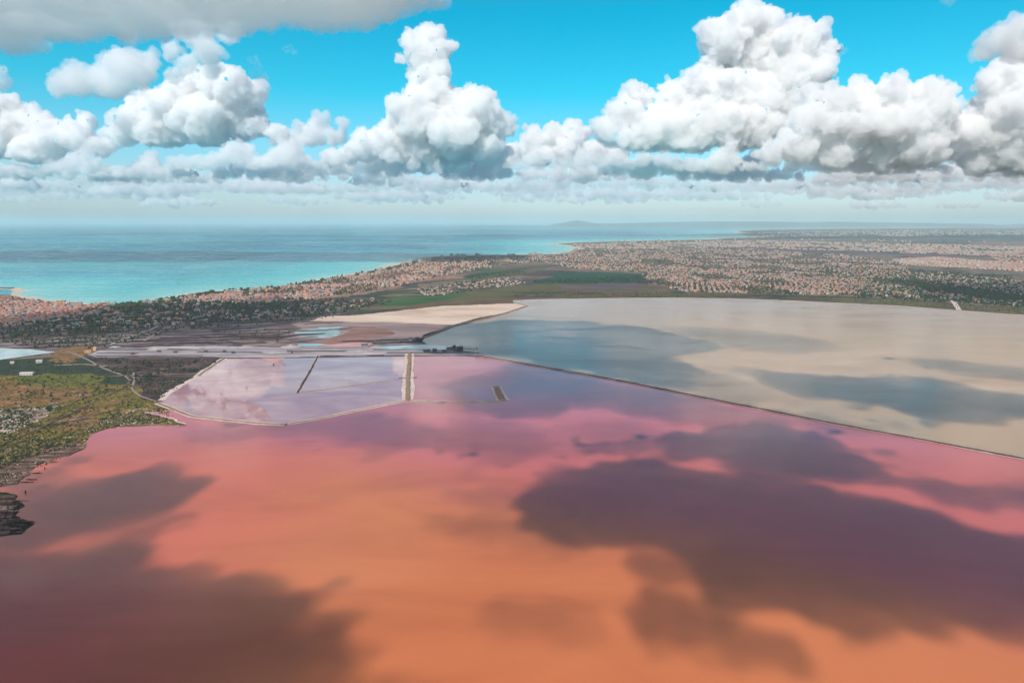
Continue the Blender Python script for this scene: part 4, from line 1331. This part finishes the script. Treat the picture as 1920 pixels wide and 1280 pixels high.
def merge_boxes(name, rows):
    A = np.array([r[:6] for r in rows], float)
    n = len(A)
    hip = np.array([r[8] for r in rows], bool)
    V = np.repeat(HV[None], n, 0)
    V[~hip, 12:, 2] = 1.0
    V[~hip, 8:12, :2] *= .9
    V[~hip, 8:12, 2] = 1.001
    V = V * np.stack((A[:, 2], A[:, 3], A[:, 4]), 1)[:, None]
    c, s_ = np.cos(A[:, 5])[:, None], np.sin(A[:, 5])[:, None]
    X_ = V[..., 0] * c - V[..., 1] * s_ + A[:, 0][:, None]
    Y_ = V[..., 0] * s_ + V[..., 1] * c + A[:, 1][:, None]
    V = np.stack((X_, Y_, V[..., 2] + 0.6), -1).reshape(-1, 3)
    base = np.arange(n) * 14
    flat = np.concatenate([np.array(f_, int) for f_ in HF])
    lt = np.array([len(f_) for f_ in HF])
    FF = (flat[None] + base[:, None]).ravel()
    LT = np.tile(lt, n)
    wl = np.array([r[6] for r in rows]); rf = np.array([r[7] for r in rows])
    MI = np.concatenate([np.repeat(wl[:, None], 4, 1), np.repeat(5 + rf[:, None], 4, 1)], 1).ravel()
    me = mesh_np(name, V, FF, LT, mats=ALLM, mat_idx=MI)
    return tag(link(bpy.data.objects.new(name, me)), 'countless small houses of the towns behind the lagoons', 'houses', kind='stuff')


merge_boxes('distant_houses', far_b)


def block(x, y, w, d, h, ang, wl, area):
    import bmesh
    root = link(bpy.data.objects.new('apartment_block', None))
    root.location = (x, y, 0.9)
    root.rotation_euler = (0, 0, ang)
    st = max(3, int(h / 3.2))
    lab = '%s apartment block of about %s floors %s' % (WALLS[wl][0], {3: 'three', 4: 'four', 5: 'five', 6: 'six', 7: 'seven', 8: 'eight', 9: 'nine', 10: 'ten', 11: 'eleven', 12: 'twelve'}.get(st, 'many'), area)
    tag(root, lab, 'apartment block', 'apartment blocks: ' + lab)
    V, f, mi = [], [], []
    def box(x0, x1, y0, y1, z0, z1, m_):
        b0 = len(V)
        V.extend([(x_, y_, z_) for z_ in (z0, z1) for x_, y_ in ((x0, y0), (x1, y0), (x1, y1), (x0, y1))])
        for q in ((0, 1, 5, 4), (1, 2, 6, 5), (2, 3, 7, 6), (3, 0, 4, 7), (4, 5, 6, 7)):
            f.append([b0 + i for i in q]); mi.append(m_)
    box(-w / 2, w / 2, -d / 2, d / 2, 0, h, 0)
    me = bpy.data.meshes.new('wall'); me.from_pydata(V, [], f); me.materials.append(WALLS[wl][1]); link(bpy.data.objects.new('wall', me), root)
    V, f = [], []
    for k in range(st):
        z = (k + .35) * h / st
        box(-w * .46, w * .46, -d / 2 - .06, -d / 2 + .05, z, z + h / st * .45, 0)
    me = bpy.data.meshes.new('window'); me.from_pydata(V, [], f); me.materials.append(M_GLASS)
    link(bpy.data.objects.new('window', me), root)['kind'] = 'stuff'
    V, f = [], []
    box(-w / 2 - .4, w / 2 + .4, -d / 2 - 1.2, d / 2 + .4, h, h + .5, 0)
    box(-w * .12, w * .12, -2, 2, h + .5, h + 3.2, 0)
    me = bpy.data.meshes.new('roof'); me.from_pydata(V, [], f); me.materials.append(ROOFS[1][1]); link(bpy.data.objects.new('roof', me), root)


for b in BLOCKS:
    block(*b)

# ------------------------------------------------------------------ trees and shrubs
def leaf_mat(name, c):
    m, t, N, L = new_mat(name)
    o = N.new('ShaderNodeOutputMaterial')
    b = N.new('ShaderNodeBsdfPrincipled')
    b.inputs['Roughness'].default_value = 0.8
    b.inputs['Specular IOR Level'].default_value = 0.15
    g = N.new('ShaderNodeNewGeometry')
    n = node_noise(N, L, g.outputs['Position'], 0.5, 3, 0.7)
    r = node_ramp(N, L, n.outputs[0], [(.3, tuple(x * .6 for x in c)), (.5, c), (.72, tuple(x * 1.5 for x in c))])
    L.new(r.outputs[0], b.inputs['Base Color'])
    L.new(b.outputs[0], o.inputs[0])
    return m


LEAF = [leaf_mat('dark_pine_leaf', (.016, .035, .022)), leaf_mat('green_leaf', (.032, .060, .022)), leaf_mat('dry_leaf', (.065, .065, .028)), leaf_mat('gold_leaf', (.22, .15, .05))]
M_BARK = paint('bark', (.10, .07, .05))
V0, F0 = ico(1)


def clumps(n, seed, rad=1.0, squash=.8, size=(.28, .5)):
    r2 = np.random.default_rng(seed)
    V, Fc = [], []
    for i in range(n):
        d = r2.normal(size=3); d /= np.linalg.norm(d)
        c = d * rad * r2.uniform(.25, .8) * np.array((1, 1, squash))
        s_ = r2.uniform(*size) * rad
        vv_ = V0 * s_ * (1 + r2.normal(0, .22, (len(V0), 1))) * np.array((1, 1, .8)) + c
        Fc.append(F0 + len(V0) * i)
        V.append(vv_)
    return np.concatenate(V), np.concatenate(Fc)


def crown_mesh(kind, seed, mat):
    V, Fc = clumps(16, seed)
    me = mesh_np('crown', V, Fc, np.full(len(Fc), 3), mats=[mat])
    return me


CROWNS = {t_: [crown_mesh('c', 100 + 7 * t_ + i, LEAF[t_]) for i in range(4)] for t_ in range(4)}
tv = []
for k in range(6):
    a = k / 6 * math.tau
    tv.append((math.cos(a), math.sin(a), 0))
for k in range(6):
    a = k / 6 * math.tau
    tv.append((.6 * math.cos(a), .6 * math.sin(a), 1))
TRUNK = bpy.data.meshes.new('trunk')
TRUNK.from_pydata(tv, [], [(k, (k + 1) % 6, 6 + (k + 1) % 6, 6 + k) for k in range(6)])
TRUNK.materials.append(M_BARK)


def tree(x, y, h, r, tone, label, group=None, idx=0, z=1.0, name='tree', cat='tree'):
    root = link(bpy.data.objects.new(name, None))
    root.location = (x, y, z)
    root.rotation_euler = (0, 0, idx * 1.7)
    tag(root, label, cat, group)
    tr = link(bpy.data.objects.new('trunk', TRUNK), root)
    tr.scale = (h * .03, h * .03, h * .6)
    cr_ = link(bpy.data.objects.new('crown', CROWNS[tone][idx % 4]), root)
    cr_.location = (0, 0, h * .62)
    cr_.scale = (r, r, h * .46)
    return root


# two dark trees and a bush on the heath
x, y, _ = gp(94, 778); tree(x, y, 15, 4.2, 0, 'tall dark tree alone beside the pale rubble on the heath', idx=1, z=ZW)
x, y, _ = gp(96, 748); tree(x, y, 8, 3.6, 0, 'smaller dark round tree behind the tall one on the rusty heath', idx=2, z=ZW)
x, y, _ = gp(12, 776); tree(x, y, 7, 6.0, 1, 'wide green tree at the left edge above the rubble', idx=3, z=ZW)
x, y, _ = gp(28, 770); tree(x, y, 5, 4.5, 1, 'low green tree next to the wide one at the left edge', idx=0, z=ZW)
for k, (X, Y, hh) in enumerate([(30, 596, 11), (168, 657, 8), (196, 652, 8), (236, 644, 10), (248, 640, 12), (268, 632, 9), (520, 642, 7), (60, 640, 9), (140, 636, 9), (655, 552, 14), (660, 554, 13)]):
    x, y, _ = gp(X, Y)
    tree(x, y, hh, hh * .42, 0, ['dark tree in front of the terracotta town', 'dark bush-like tree at the end of the white salt strip', 'dark tree by the small ochre house', 'dark tree where the canal bends', 'taller dark tree beside the canal',
                                 'lone tree above the salt terraces', 'small tree over the teal salt bed', 'tree among the sheds north of the blue pond', 'tree beside the road to the salt works',
                                 'big dark tree left of two behind the seafront houses', 'big dark tree right of two behind the seafront houses'][k], idx=k)

T_ = sorted(TREES, key=lambda b: -(b[3] / math.hypot(b[0], b[1])))
near_t, far_t = T_[:285], T_[285:]
TN = ['dark pine', 'green broadleaf', 'dry olive-green']
for i, b in enumerate(near_t):
    lab = '%s tree in the %s' % (TN[b[4]], {'dark wood': 'dark wood behind the salt works', 'salt works': 'scrub of the salt works', 'houses among the dark trees': 'belt of houses and dark trees',
                                            'sea front gardens': 'gardens along the sea front', 'wooded shore': 'wood by the far brown lake shore', 'lake shore': 'marsh by the far brown lake shore'}.get(b[5], 'gardens of the ' + b[5]))
    tree(b[0], b[1], b[2], b[3], b[4], lab, 'trees: ' + lab, i)


def merge_blobs(name, rows, V1, F1, mats, label, cat, zoff=.5, stem_h=.45):
    A = np.array([r[:5] for r in rows], float)
    n = len(A)
    r2 = np.random.default_rng(n)
    V = V1[None] * (1 + r2.normal(0, .16, (n, len(V1), 1)))
    V = V * np.stack((A[:, 3], A[:, 3], A[:, 2] * .5), 1)[:, None]
    V = V + np.stack((A[:, 0], A[:, 1], A[:, 2] * stem_h + zoff), 1)[:, None]
    FF = (F1[None] + (np.arange(n) * len(V1))[:, None, None]).reshape(-1, 3)
    MI = np.repeat(A[:, 4].astype(int), len(F1))
    me = mesh_np(name, V.reshape(-1, 3), FF, np.full(len(FF), 3), mats=mats, mat_idx=MI)
    return tag(link(bpy.data.objects.new(name, me)), label, cat, kind='stuff')


merge_blobs('distant_trees', far_t, V0, F0, LEAF, 'countless small trees of the plain and the towns', 'trees', .9)

# shrubs and stones of the heath
SH = []
r2 = np.random.default_rng(77)
def scatter(poly, n, size, tones, store):
    for X, Y in town_points(poly, int(n * 1.5), r2):
        p_ = gp(X, Y)
        if noise.noise(Vector((p_[0] / 38, p_[1] / 55, 4.2))) + .5 * noise.noise(Vector((p_[0] / 12, p_[1] / 16, 1.2))) < r2.uniform(-.35, .15):
            continue
        s_ = r2.uniform(*size) * (1 if r2.random() < .85 else 1.8)
        store.append((p_[0], p_[1], s_ * r2.uniform(.7, 1.1), s_ * .6, int(r2.choice(tones)), ''))


heath_px = [(-20, 706), (60, 714), (200, 724), (244, 722), (262, 744), (300, 756), (340, 794), (232, 798), (168, 812), (140, 840), (60, 862), (-20, 884)]
scatter(heath_px, 2300, (0.8, 2.2), (1, 2, 2, 2, 3, 0), SH)
scatter([(120, 820), (150, 804), (240, 764), (334, 794), (232, 797), (160, 816)], 900, (1.0, 2.4), (3, 2, 2, 1), SH)
scatter([(-20, 870), (60, 826), (140, 824), (130, 840), (50, 860), (-20, 890)], 800, (1.0, 2.4), (3, 2, 1, 0), SH)
scatter([(-20, 770), (70, 764), (104, 770), (60, 798), (-20, 824)], 420, (1.2, 2.8), (0, 1, 1), SH)
scatter([(160, 672), (420, 676), (360, 712), (300, 750), (250, 720)], 900, (1.2, 3.4), (0, 0, 2), SH)
scatter([(0, 680), (110, 672), (230, 708), (220, 732), (60, 760)], 260, (1.4, 3), (0, 1), SH)
scatter([(-10, 900), (60, 850), (140, 836), (150, 846), (60, 884), (-10, 918)], 260, (.6, 1.6), (2, 2, 0), SH)
scatter([(-10, 935), (40, 950), (60, 982), (-10, 1004)], 130, (.6, 1.5), (0, 2, 0), SH)
SH.sort(key=lambda b: -(b[3] / math.hypot(b[0], b[1])))
SN = ['dark', 'green', 'dry olive', 'golden']
for i, b in enumerate(SH[:280]):
    root = link(bpy.data.objects.new('shrub', CROWNS[b[4]][i % 4]))
    root.location = (b[0], b[1], ZW * (1 if b[1] < 1500 else .8) + b[2] * .25)
    root.rotation_euler = (0, 0, i * 1.3)
    root.scale = (b[3], b[3] * 1.1, b[2] * .5)
    lab = '%s shrub on the heath between the track and the pink water' % SN[b[4]]
    tag(root, lab, 'shrub', 'shrubs: ' + lab)
merge_blobs('heath_shrubs', SH[280:], V0, F0, LEAF, 'countless low shrubs of the heath on the near shore', 'shrubs', ZW - .2, .3)

M_STONE = paint('pale_stone', (.48, .40, .34), .9, .3)
M_STONE2 = paint('rusty_stone', (.20, .12, .08), .9, .3)
ST = []
scatter([(-20, 770), (72, 764), (104, 770), (84, 784), (60, 796), (24, 812), (-20, 822)], 700, (.8, 2.6), (0, 0, 0, 1), ST)
scatter([(130, 822), (170, 800), (240, 768), (312, 784), (330, 795), (232, 798), (160, 814)], 420, (.5, 1.6), (0, 0, 1), ST)
scatter([(0, 870), (74, 822), (86, 822), (50, 848), (0, 876)], 200, (.5, 1.4), (0, 1), ST)
scatter([(0, 890), (60, 855), (130, 838), (140, 846), (60, 880), (0, 912)], 200, (.5, 1.4), (1, 1, 0), ST)
ST.sort(key=lambda b: -(b[3] / math.hypot(b[0], b[1])))
STM = []
for k, m_ in enumerate((M_STONE, M_STONE2)):
    for q in range(3):
        rr = np.random.default_rng(900 + q)
        STM.append(mesh_np('stone', V0 * (1 + rr.normal(0, .2, (len(V0), 1))) * np.array((1.2, .9, .6)), F0, np.full(len(F0), 3), mats=[m_]))
for i, b in enumerate(ST[:200]):
    root = link(bpy.data.objects.new('stone', STM[b[4] * 3 + i % 3]))
    root.location = (b[0], b[1], ZW * (1 if b[1] < 1500 else .8) + .1)
    root.rotation_euler = (0, 0, i * 2.1)
    root.scale = (b[3] * 1.1, b[3], b[2] * .5)
    lab = '%s stone lying on the near shore heath' % ('pale' if b[4] == 0 else 'rusty brown')
    tag(root, lab, 'stone', 'stones: ' + lab)
merge_blobs('rubble', ST[200:], V0, F0, [M_STONE, M_STONE2], 'loose rubble on the near shore heath', 'rubble', ZW - .2, .2)

# ------------------------------------------------------------------ salt heaps, sheds, boats and single things
M_SALTHEAP = land_mat('heaped_salt', [(.26, .23, .23), (.36, .32, .32), (.45, .42, .42)], 8)
def heap(X, Y, r, h, label, group=None, mat=None):
    r3 = np.random.default_rng(int(X * 7 + Y))
    h *= .75
    V, f = [(0, 0, h)], []
    rings = [(.12, .93), (.35, .66), (.65, .33), (1, 0)]
    n = 20
    for k, (rr_, hh) in enumerate(rings):
        for i in range(n):
            a = i / n * math.tau
            q = rr_ * r * (1 + r3.normal(0, .07))
            V.append((q * math.cos(a) * 1.5, q * math.sin(a), max(-.2, hh * h * (1 + r3.normal(0, .05)))))
    for i in range(n):
        f.append((0, 1 + i, 1 + (i + 1) % n))
        for k in range(len(rings) - 1):
            a0, b0 = 1 + k * n, 1 + (k + 1) * n
            f.append((a0 + i, b0 + i, b0 + (i + 1) % n, a0 + (i + 1) % n))
    me = bpy.data.meshes.new('salt_heap')
    me.from_pydata(V, [], f)
    me.materials.append(mat or M_SALTHEAP)
    o_ = link(bpy.data.objects.new('salt_heap', me))
    x, y, _ = gp(X, Y)
    o_.location = (x, y, ZW + .1)
    return tag(o_, label, 'salt heap', group)


heap(295, 656, 16, 9, 'largest pale salt heap, first from the left on the salt strip')
heap(368, 654, 13, 6, 'low salt heap behind the two dark huts')
heap(462, 652, 16, 5, 'flat wide salt heap in the middle of the strip')
heap(545, 652, 18, 8, 'pale salt heap near the slanting dyke')
heap(517, 662, 20, 4, 'low wide salt mound above the pink salt bar')
heap(672, 660, 20, 5, 'greyish salt mound where the strip widens')
heap(706, 652, 12, 5, 'small salt heap beside the brick red soil')
heap(215, 652, 10, 4, 'small salt heap by the ochre house')


def shed(X, Y, w, d, h, label, wall=1, roof=4, ang=0.0, cat='shed', z=ZW + .1, gable=True, name='shed'):
    root = link(bpy.data.objects.new(name, None))
    x, y, _ = gp(X, Y)
    root.location = (x, y, z)
    root.rotation_euler = (0, 0, ang)
    tag(root, label, cat)
    V = [(-w/2, -d/2, 0), (w/2, -d/2, 0), (w/2, d/2, 0), (-w/2, d/2, 0), (-w/2, -d/2, h), (w/2, -d/2, h), (w/2, d/2, h), (-w/2, d/2, h), (-w/2, 0, h*1.4), (w/2, 0, h*1.4)]
    f = [(0, 1, 5, 4), (1, 2, 6, 9, 5), (2, 3, 7, 6), (3, 0, 4, 8, 7)]
    me = bpy.data.meshes.new('wall'); me.from_pydata(V, [], f); me.materials.append(WALLS[wall][1] if wall < 5 else ROOFS[wall - 5][1]); link(bpy.data.objects.new('wall', me), root)
    e = .5
    V = [(-w/2-e, -d/2-e, h-.1), (w/2+e, -d/2-e, h-.1), (w/2+e, 0, h*1.4+.15), (-w/2-e, 0, h*1.4+.15), (w/2+e, d/2+e, h-.1), (-w/2-e, d/2+e, h-.1)]
    V += [(a, b, c - .25) for a, b, c in V]
    f = [(0, 1, 2, 3), (3, 2, 4, 5), (9, 8, 7, 6), (11, 10, 8, 9), (0, 6, 7, 1), (5, 4, 10, 11), (0, 3, 9, 6), (3, 5, 11, 9), (1, 7, 8, 2), (2, 8, 10, 4)]
    me = bpy.data.meshes.new('roof'); me.from_pydata(V, [], f); me.materials.append(ROOFS[roof][1]); link(bpy.data.objects.new('roof', me), root)
    nwin = max(1, int(w / 6))
    wm = bpy.data.meshes.new('window')
    wm.from_pydata([(-.8, -.05, 0), (.8, -.05, 0), (.8, -.05, 1.3), (-.8, -.05, 1.3), (-.8, .05, 0), (.8, .05, 0), (.8, .05, 1.3), (-.8, .05, 1.3)], [], [(0, 1, 2, 3), (4, 0, 3, 7), (1, 5, 6, 2), (3, 2, 6, 7), (5, 4, 7, 6), (4, 5, 1, 0)])
    wm.materials.append(M_GLASS)
    for i in range(nwin):
        q = link(bpy.data.objects.new('window', wm), root)
        q.location = (-w / 2 + w * (i + .5) / nwin, -d / 2 - .03, h * .4)
    return root


shed(52, 704, 24, 11, 4.2, 'long white roofed house alone on the green heath by the marsh', 0, 1, .1, 'house', name='farm_house')
shed(74, 681, 11, 9, 4.5, 'white cube-like house near the end of the blue pond', 0, 1, .5, 'house', name='farm_house')
shed(24, 683, 7, 6, 3.5, 'small pale hut on the dark marsh below the blue pond', 1, 1, .2, 'hut', name='hut')
shed(166, 662, 13, 9, 4.5, 'ochre house with a pale flank at the start of the salt strip', 3, 0, .3, 'house', name='farm_house')
shed(180, 658, 8, 8, 6, 'cream gabled house by dark bushes at the start of the salt strip', 1, 3, -.3, 'house', name='farm_house')
for k, (X, Y) in enumerate([(298, 660.5), (329, 662), (386, 661), (421, 661), (249, 665), (437, 663)]):
    shed(X, Y, 7, 5, 3, ['tiny dark hut in front of the largest salt heap', 'tiny dark hut right of the largest salt heap', 'left one of two dark huts side by side on the salt strip', 'right one of two dark huts side by side on the salt strip',
                         'tiny dark hut low on the left salt strip', 'tiny dark hut before the flat wide heap'][k], 9, 4, .1 * k, 'hut', name='hut')
for k, (X, Y, w, h) in enumerate([(543, 663, 9, 5), (710, 645, 12, 5), (752, 641, 9, 5), (770, 640, 8, 6), (782, 638, 10, 5), (815, 660, 9, 5), (684, 652, 16, 6), (833, 662, 8, 5), (800, 660, 14, 4), (846, 657, 22, 5), (862, 658, 14, 7)]):
    shed(X, Y, w, 8, h, ['dark machine shed by the pale heap near the slanting dyke', 'dark shed on the pale channel bank', 'left small dark shed by the corner of the beige pan dyke', 'middle small dark shed by the corner of the beige pan dyke',
                         'right small dark shed by the corner of the beige pan dyke', 'dark shed in the middle of the works on the spit', 'broad dark shed beside the small salt heap', 'dark shed right of the one on the spit', 'low long shed on the spit',
                         'longest dark hall of the salt works on the spit', 'high dark hall beside the longest one'][k], 9 if k % 3 else 7, 4, .05 * k, 'shed', name='works_shed')


def tower(X, Y, w, h, label, mat, name='loading_tower'):
    root = link(bpy.data.objects.new(name, None))
    x, y, _ = gp(X, Y)
    root.location = (x, y, ZW)
    tag(root, label, 'tower')
    V, f = [], []
    def box(a0, a1, b0, b1, z0, z1):
        k0 = len(V)
        V.extend([(p, q, z_) for z_ in (z0, z1) for p, q in ((a0, b0), (a1, b0), (a1, b1), (a0, b1))])
        f.extend([[k0 + i for i in q] for q in ((0, 1, 5, 4), (1, 2, 6, 5), (2, 3, 7, 6), (3, 0, 4, 7), (4, 5, 6, 7), (3, 2, 1, 0))])
    for sx in (-1, 1):
        for sy in (-1, 1):
            V, f = [], []
            box(sx * w * .4 - .3, sx * w * .4 + .3, sy * w * .4 - .3, sy * w * .4 + .3, 0, h * .6)
            me = bpy.data.meshes.new('leg'); me.from_pydata(V, [], f); me.materials.append(mat); link(bpy.data.objects.new('leg', me), root)
    V, f = [], []
    box(-w / 2, w / 2, -w / 2, w / 2, h * .6, h)
    me = bpy.data.meshes.new('cabin'); me.from_pydata(V, [], f); me.materials.append(mat); link(bpy.data.objects.new('cabin', me), root)
    V = [(-w*.6, -w*.6, h), (w*.6, -w*.6, h), (w*.6, w*.6, h), (-w*.6, w*.6, h), (0, 0, h * 1.15)]
    me = bpy.data.meshes.new('roof'); me.from_pydata(V, [], [(0, 1, 4), (1, 2, 4), (2, 3, 4), (3, 0, 4), (3, 2, 1, 0)]); me.materials.append(ROOFS[2][1]); link(bpy.data.objects.new('roof', me), root)


tower(894, 664, 5, 12, 'pale loading tower at the root of the long thin dyke', WALLS[1][1])
tower(852, 657, 6, 11, 'dark loading tower among the halls of the salt works', ROOFS[4][1])
# conveyor
def conveyor(p0, p1, z0, z1, label):
    a, b = gp(*p0), gp(*p1)
    root = link(bpy.data.objects.new('conveyor', None))
    root.location = (a[0], a[1], ZW)
    tag(root, label, 'conveyor')
    d = b - a; d[2] = 0
    ln = np.linalg.norm(d); u = d / ln; n_ = np.array((-u[1], u[0], 0)) * 1.1
    V = []
    for q, z in ((0 * d, z0), (d, z1)):
        for s_ in (-1, 1):
            for dz in (0, 1.4):
                V.append(tuple(q + n_ * s_ + np.array((0, 0, z + dz))))
    f = [(0, 1, 5, 4), (2, 6, 7, 3), (1, 3, 7, 5), (0, 4, 6, 2), (0, 2, 3, 1), (4, 5, 7, 6)]
    me = bpy.data.meshes.new('belt_bridge'); me.from_pydata(V, [], f); me.materials.append(ROOFS[2][1]); link(bpy.data.objects.new('belt_bridge', me), root)
    for k in range(1, 6):
        t_ = k / 6
        q = d * t_; h_ = z0 + (z1 - z0) * t_
        V = [(q[0] + sx, q[1] + sy, z_) for z_ in (-.5, h_) for sx, sy in ((-.4, -.4), (.4, -.4), (.4, .4), (-.4, .4))]
        me = bpy.data.meshes.new('leg'); me.from_pydata(V, [], [(0, 1, 5, 4), (1, 2, 6, 5), (2, 3, 7, 6), (3, 0, 4, 7)]); me.materials.append(ROOFS[2][1]); link(bpy.data.objects.new('leg', me), root)


conveyor((862, 657), (893, 663), 3, 8, 'long inclined conveyor from the high hall to the loading tower')
conveyor((895, 666), (912, 672), 6, 2, 'short conveyor dropping from the loading tower to the mauve water')

# posts in the pink water and a floating ship on the sea
def post(X, Y, w, h, label):
    V = [(w * math.cos(a) * k, w * math.sin(a) * k, z_) for z_, k in ((-.5, 1), (h * .8, .9), (h, .5)) for a in [i / 8 * math.tau for i in range(8)]]
    f = [(k * 8 + i, k * 8 + (i + 1) % 8, (k + 1) * 8 + (i + 1) % 8, (k + 1) * 8 + i) for k in range(2) for i in range(8)] + [tuple(range(16, 24))]
    me = bpy.data.meshes.new('water_post'); me.from_pydata(V, [], f); me.materials.append(M_BANK)
    o_ = link(bpy.data.objects.new('water_post', me))
    x, y, _ = gp(X, Y, ZW)
    o_.location = (x, y, ZW)
    tag(o_, label, 'post')


post(48, 924, .9, 3.2, 'thick dark post in the water off the mud inlet')
post(84, 879, .7, 2.4, 'thin dark post in the water right of the mud shore')
post(513, 685, 1.6, 4, 'dark sluice post at the tip of the pink salt bar')


def ship(X, Y, ln, label, hullc=M_BANK):
    root = link(bpy.data.objects.new('ship', None))
    x, y, _ = gp(X, Y)
    root.location = (x, y, 1.3)
    root.rotation_euler = (0, 0, .3)
    tag(root, label, 'ship')
    w = ln * .13
    V, f = [], []
    st = [(-.5, .8, 1.0), (-.3, 1, .9), (.25, 1, .9), (.5, .05, 1.3)]
    for u, ww, hh in st:
        V += [(u * ln, -w * ww, hh * ln * .05), (u * ln * .94, -w * ww * .7, -1), (u * ln * .94, w * ww * .7, -1), (u * ln, w * ww, hh * ln * .05)]
    for i in range(3):
        a = i * 4; b = a + 4
        f += [(a, a + 1, b + 1, b), (a + 2, a + 3, b + 3, b + 2), (a + 3, a, b, b + 3)]
    f.append((0, 3, 2, 1))
    me = bpy.data.meshes.new('hull'); me.from_pydata(V, [], f); me.materials.append(hullc); link(bpy.data.objects.new('hull', me), root)
    V = [(a, b, c) for c in (ln * .045, ln * .13) for a, b in ((-.4 * ln, -w * .6), (-.15 * ln, -w * .6), (-.15 * ln, w * .6), (-.4 * ln, w * .6))]
    me = bpy.data.meshes.new('deckhouse'); me.from_pydata(V, [], [(0, 1, 5, 4), (1, 2, 6, 5), (2, 3, 7, 6), (3, 0, 4, 7), (4, 5, 6, 7)]); me.materials.append(WALLS[0][1]); link(bpy.data.objects.new('deckhouse', me), root)


ship(334, 531.5, 16, 'small dark boat alone on the turquoise sea off the beach')
print('OBJECTS', len(bpy.data.objects), 'buildings', len(BUILD), 'trees', len(TREES))
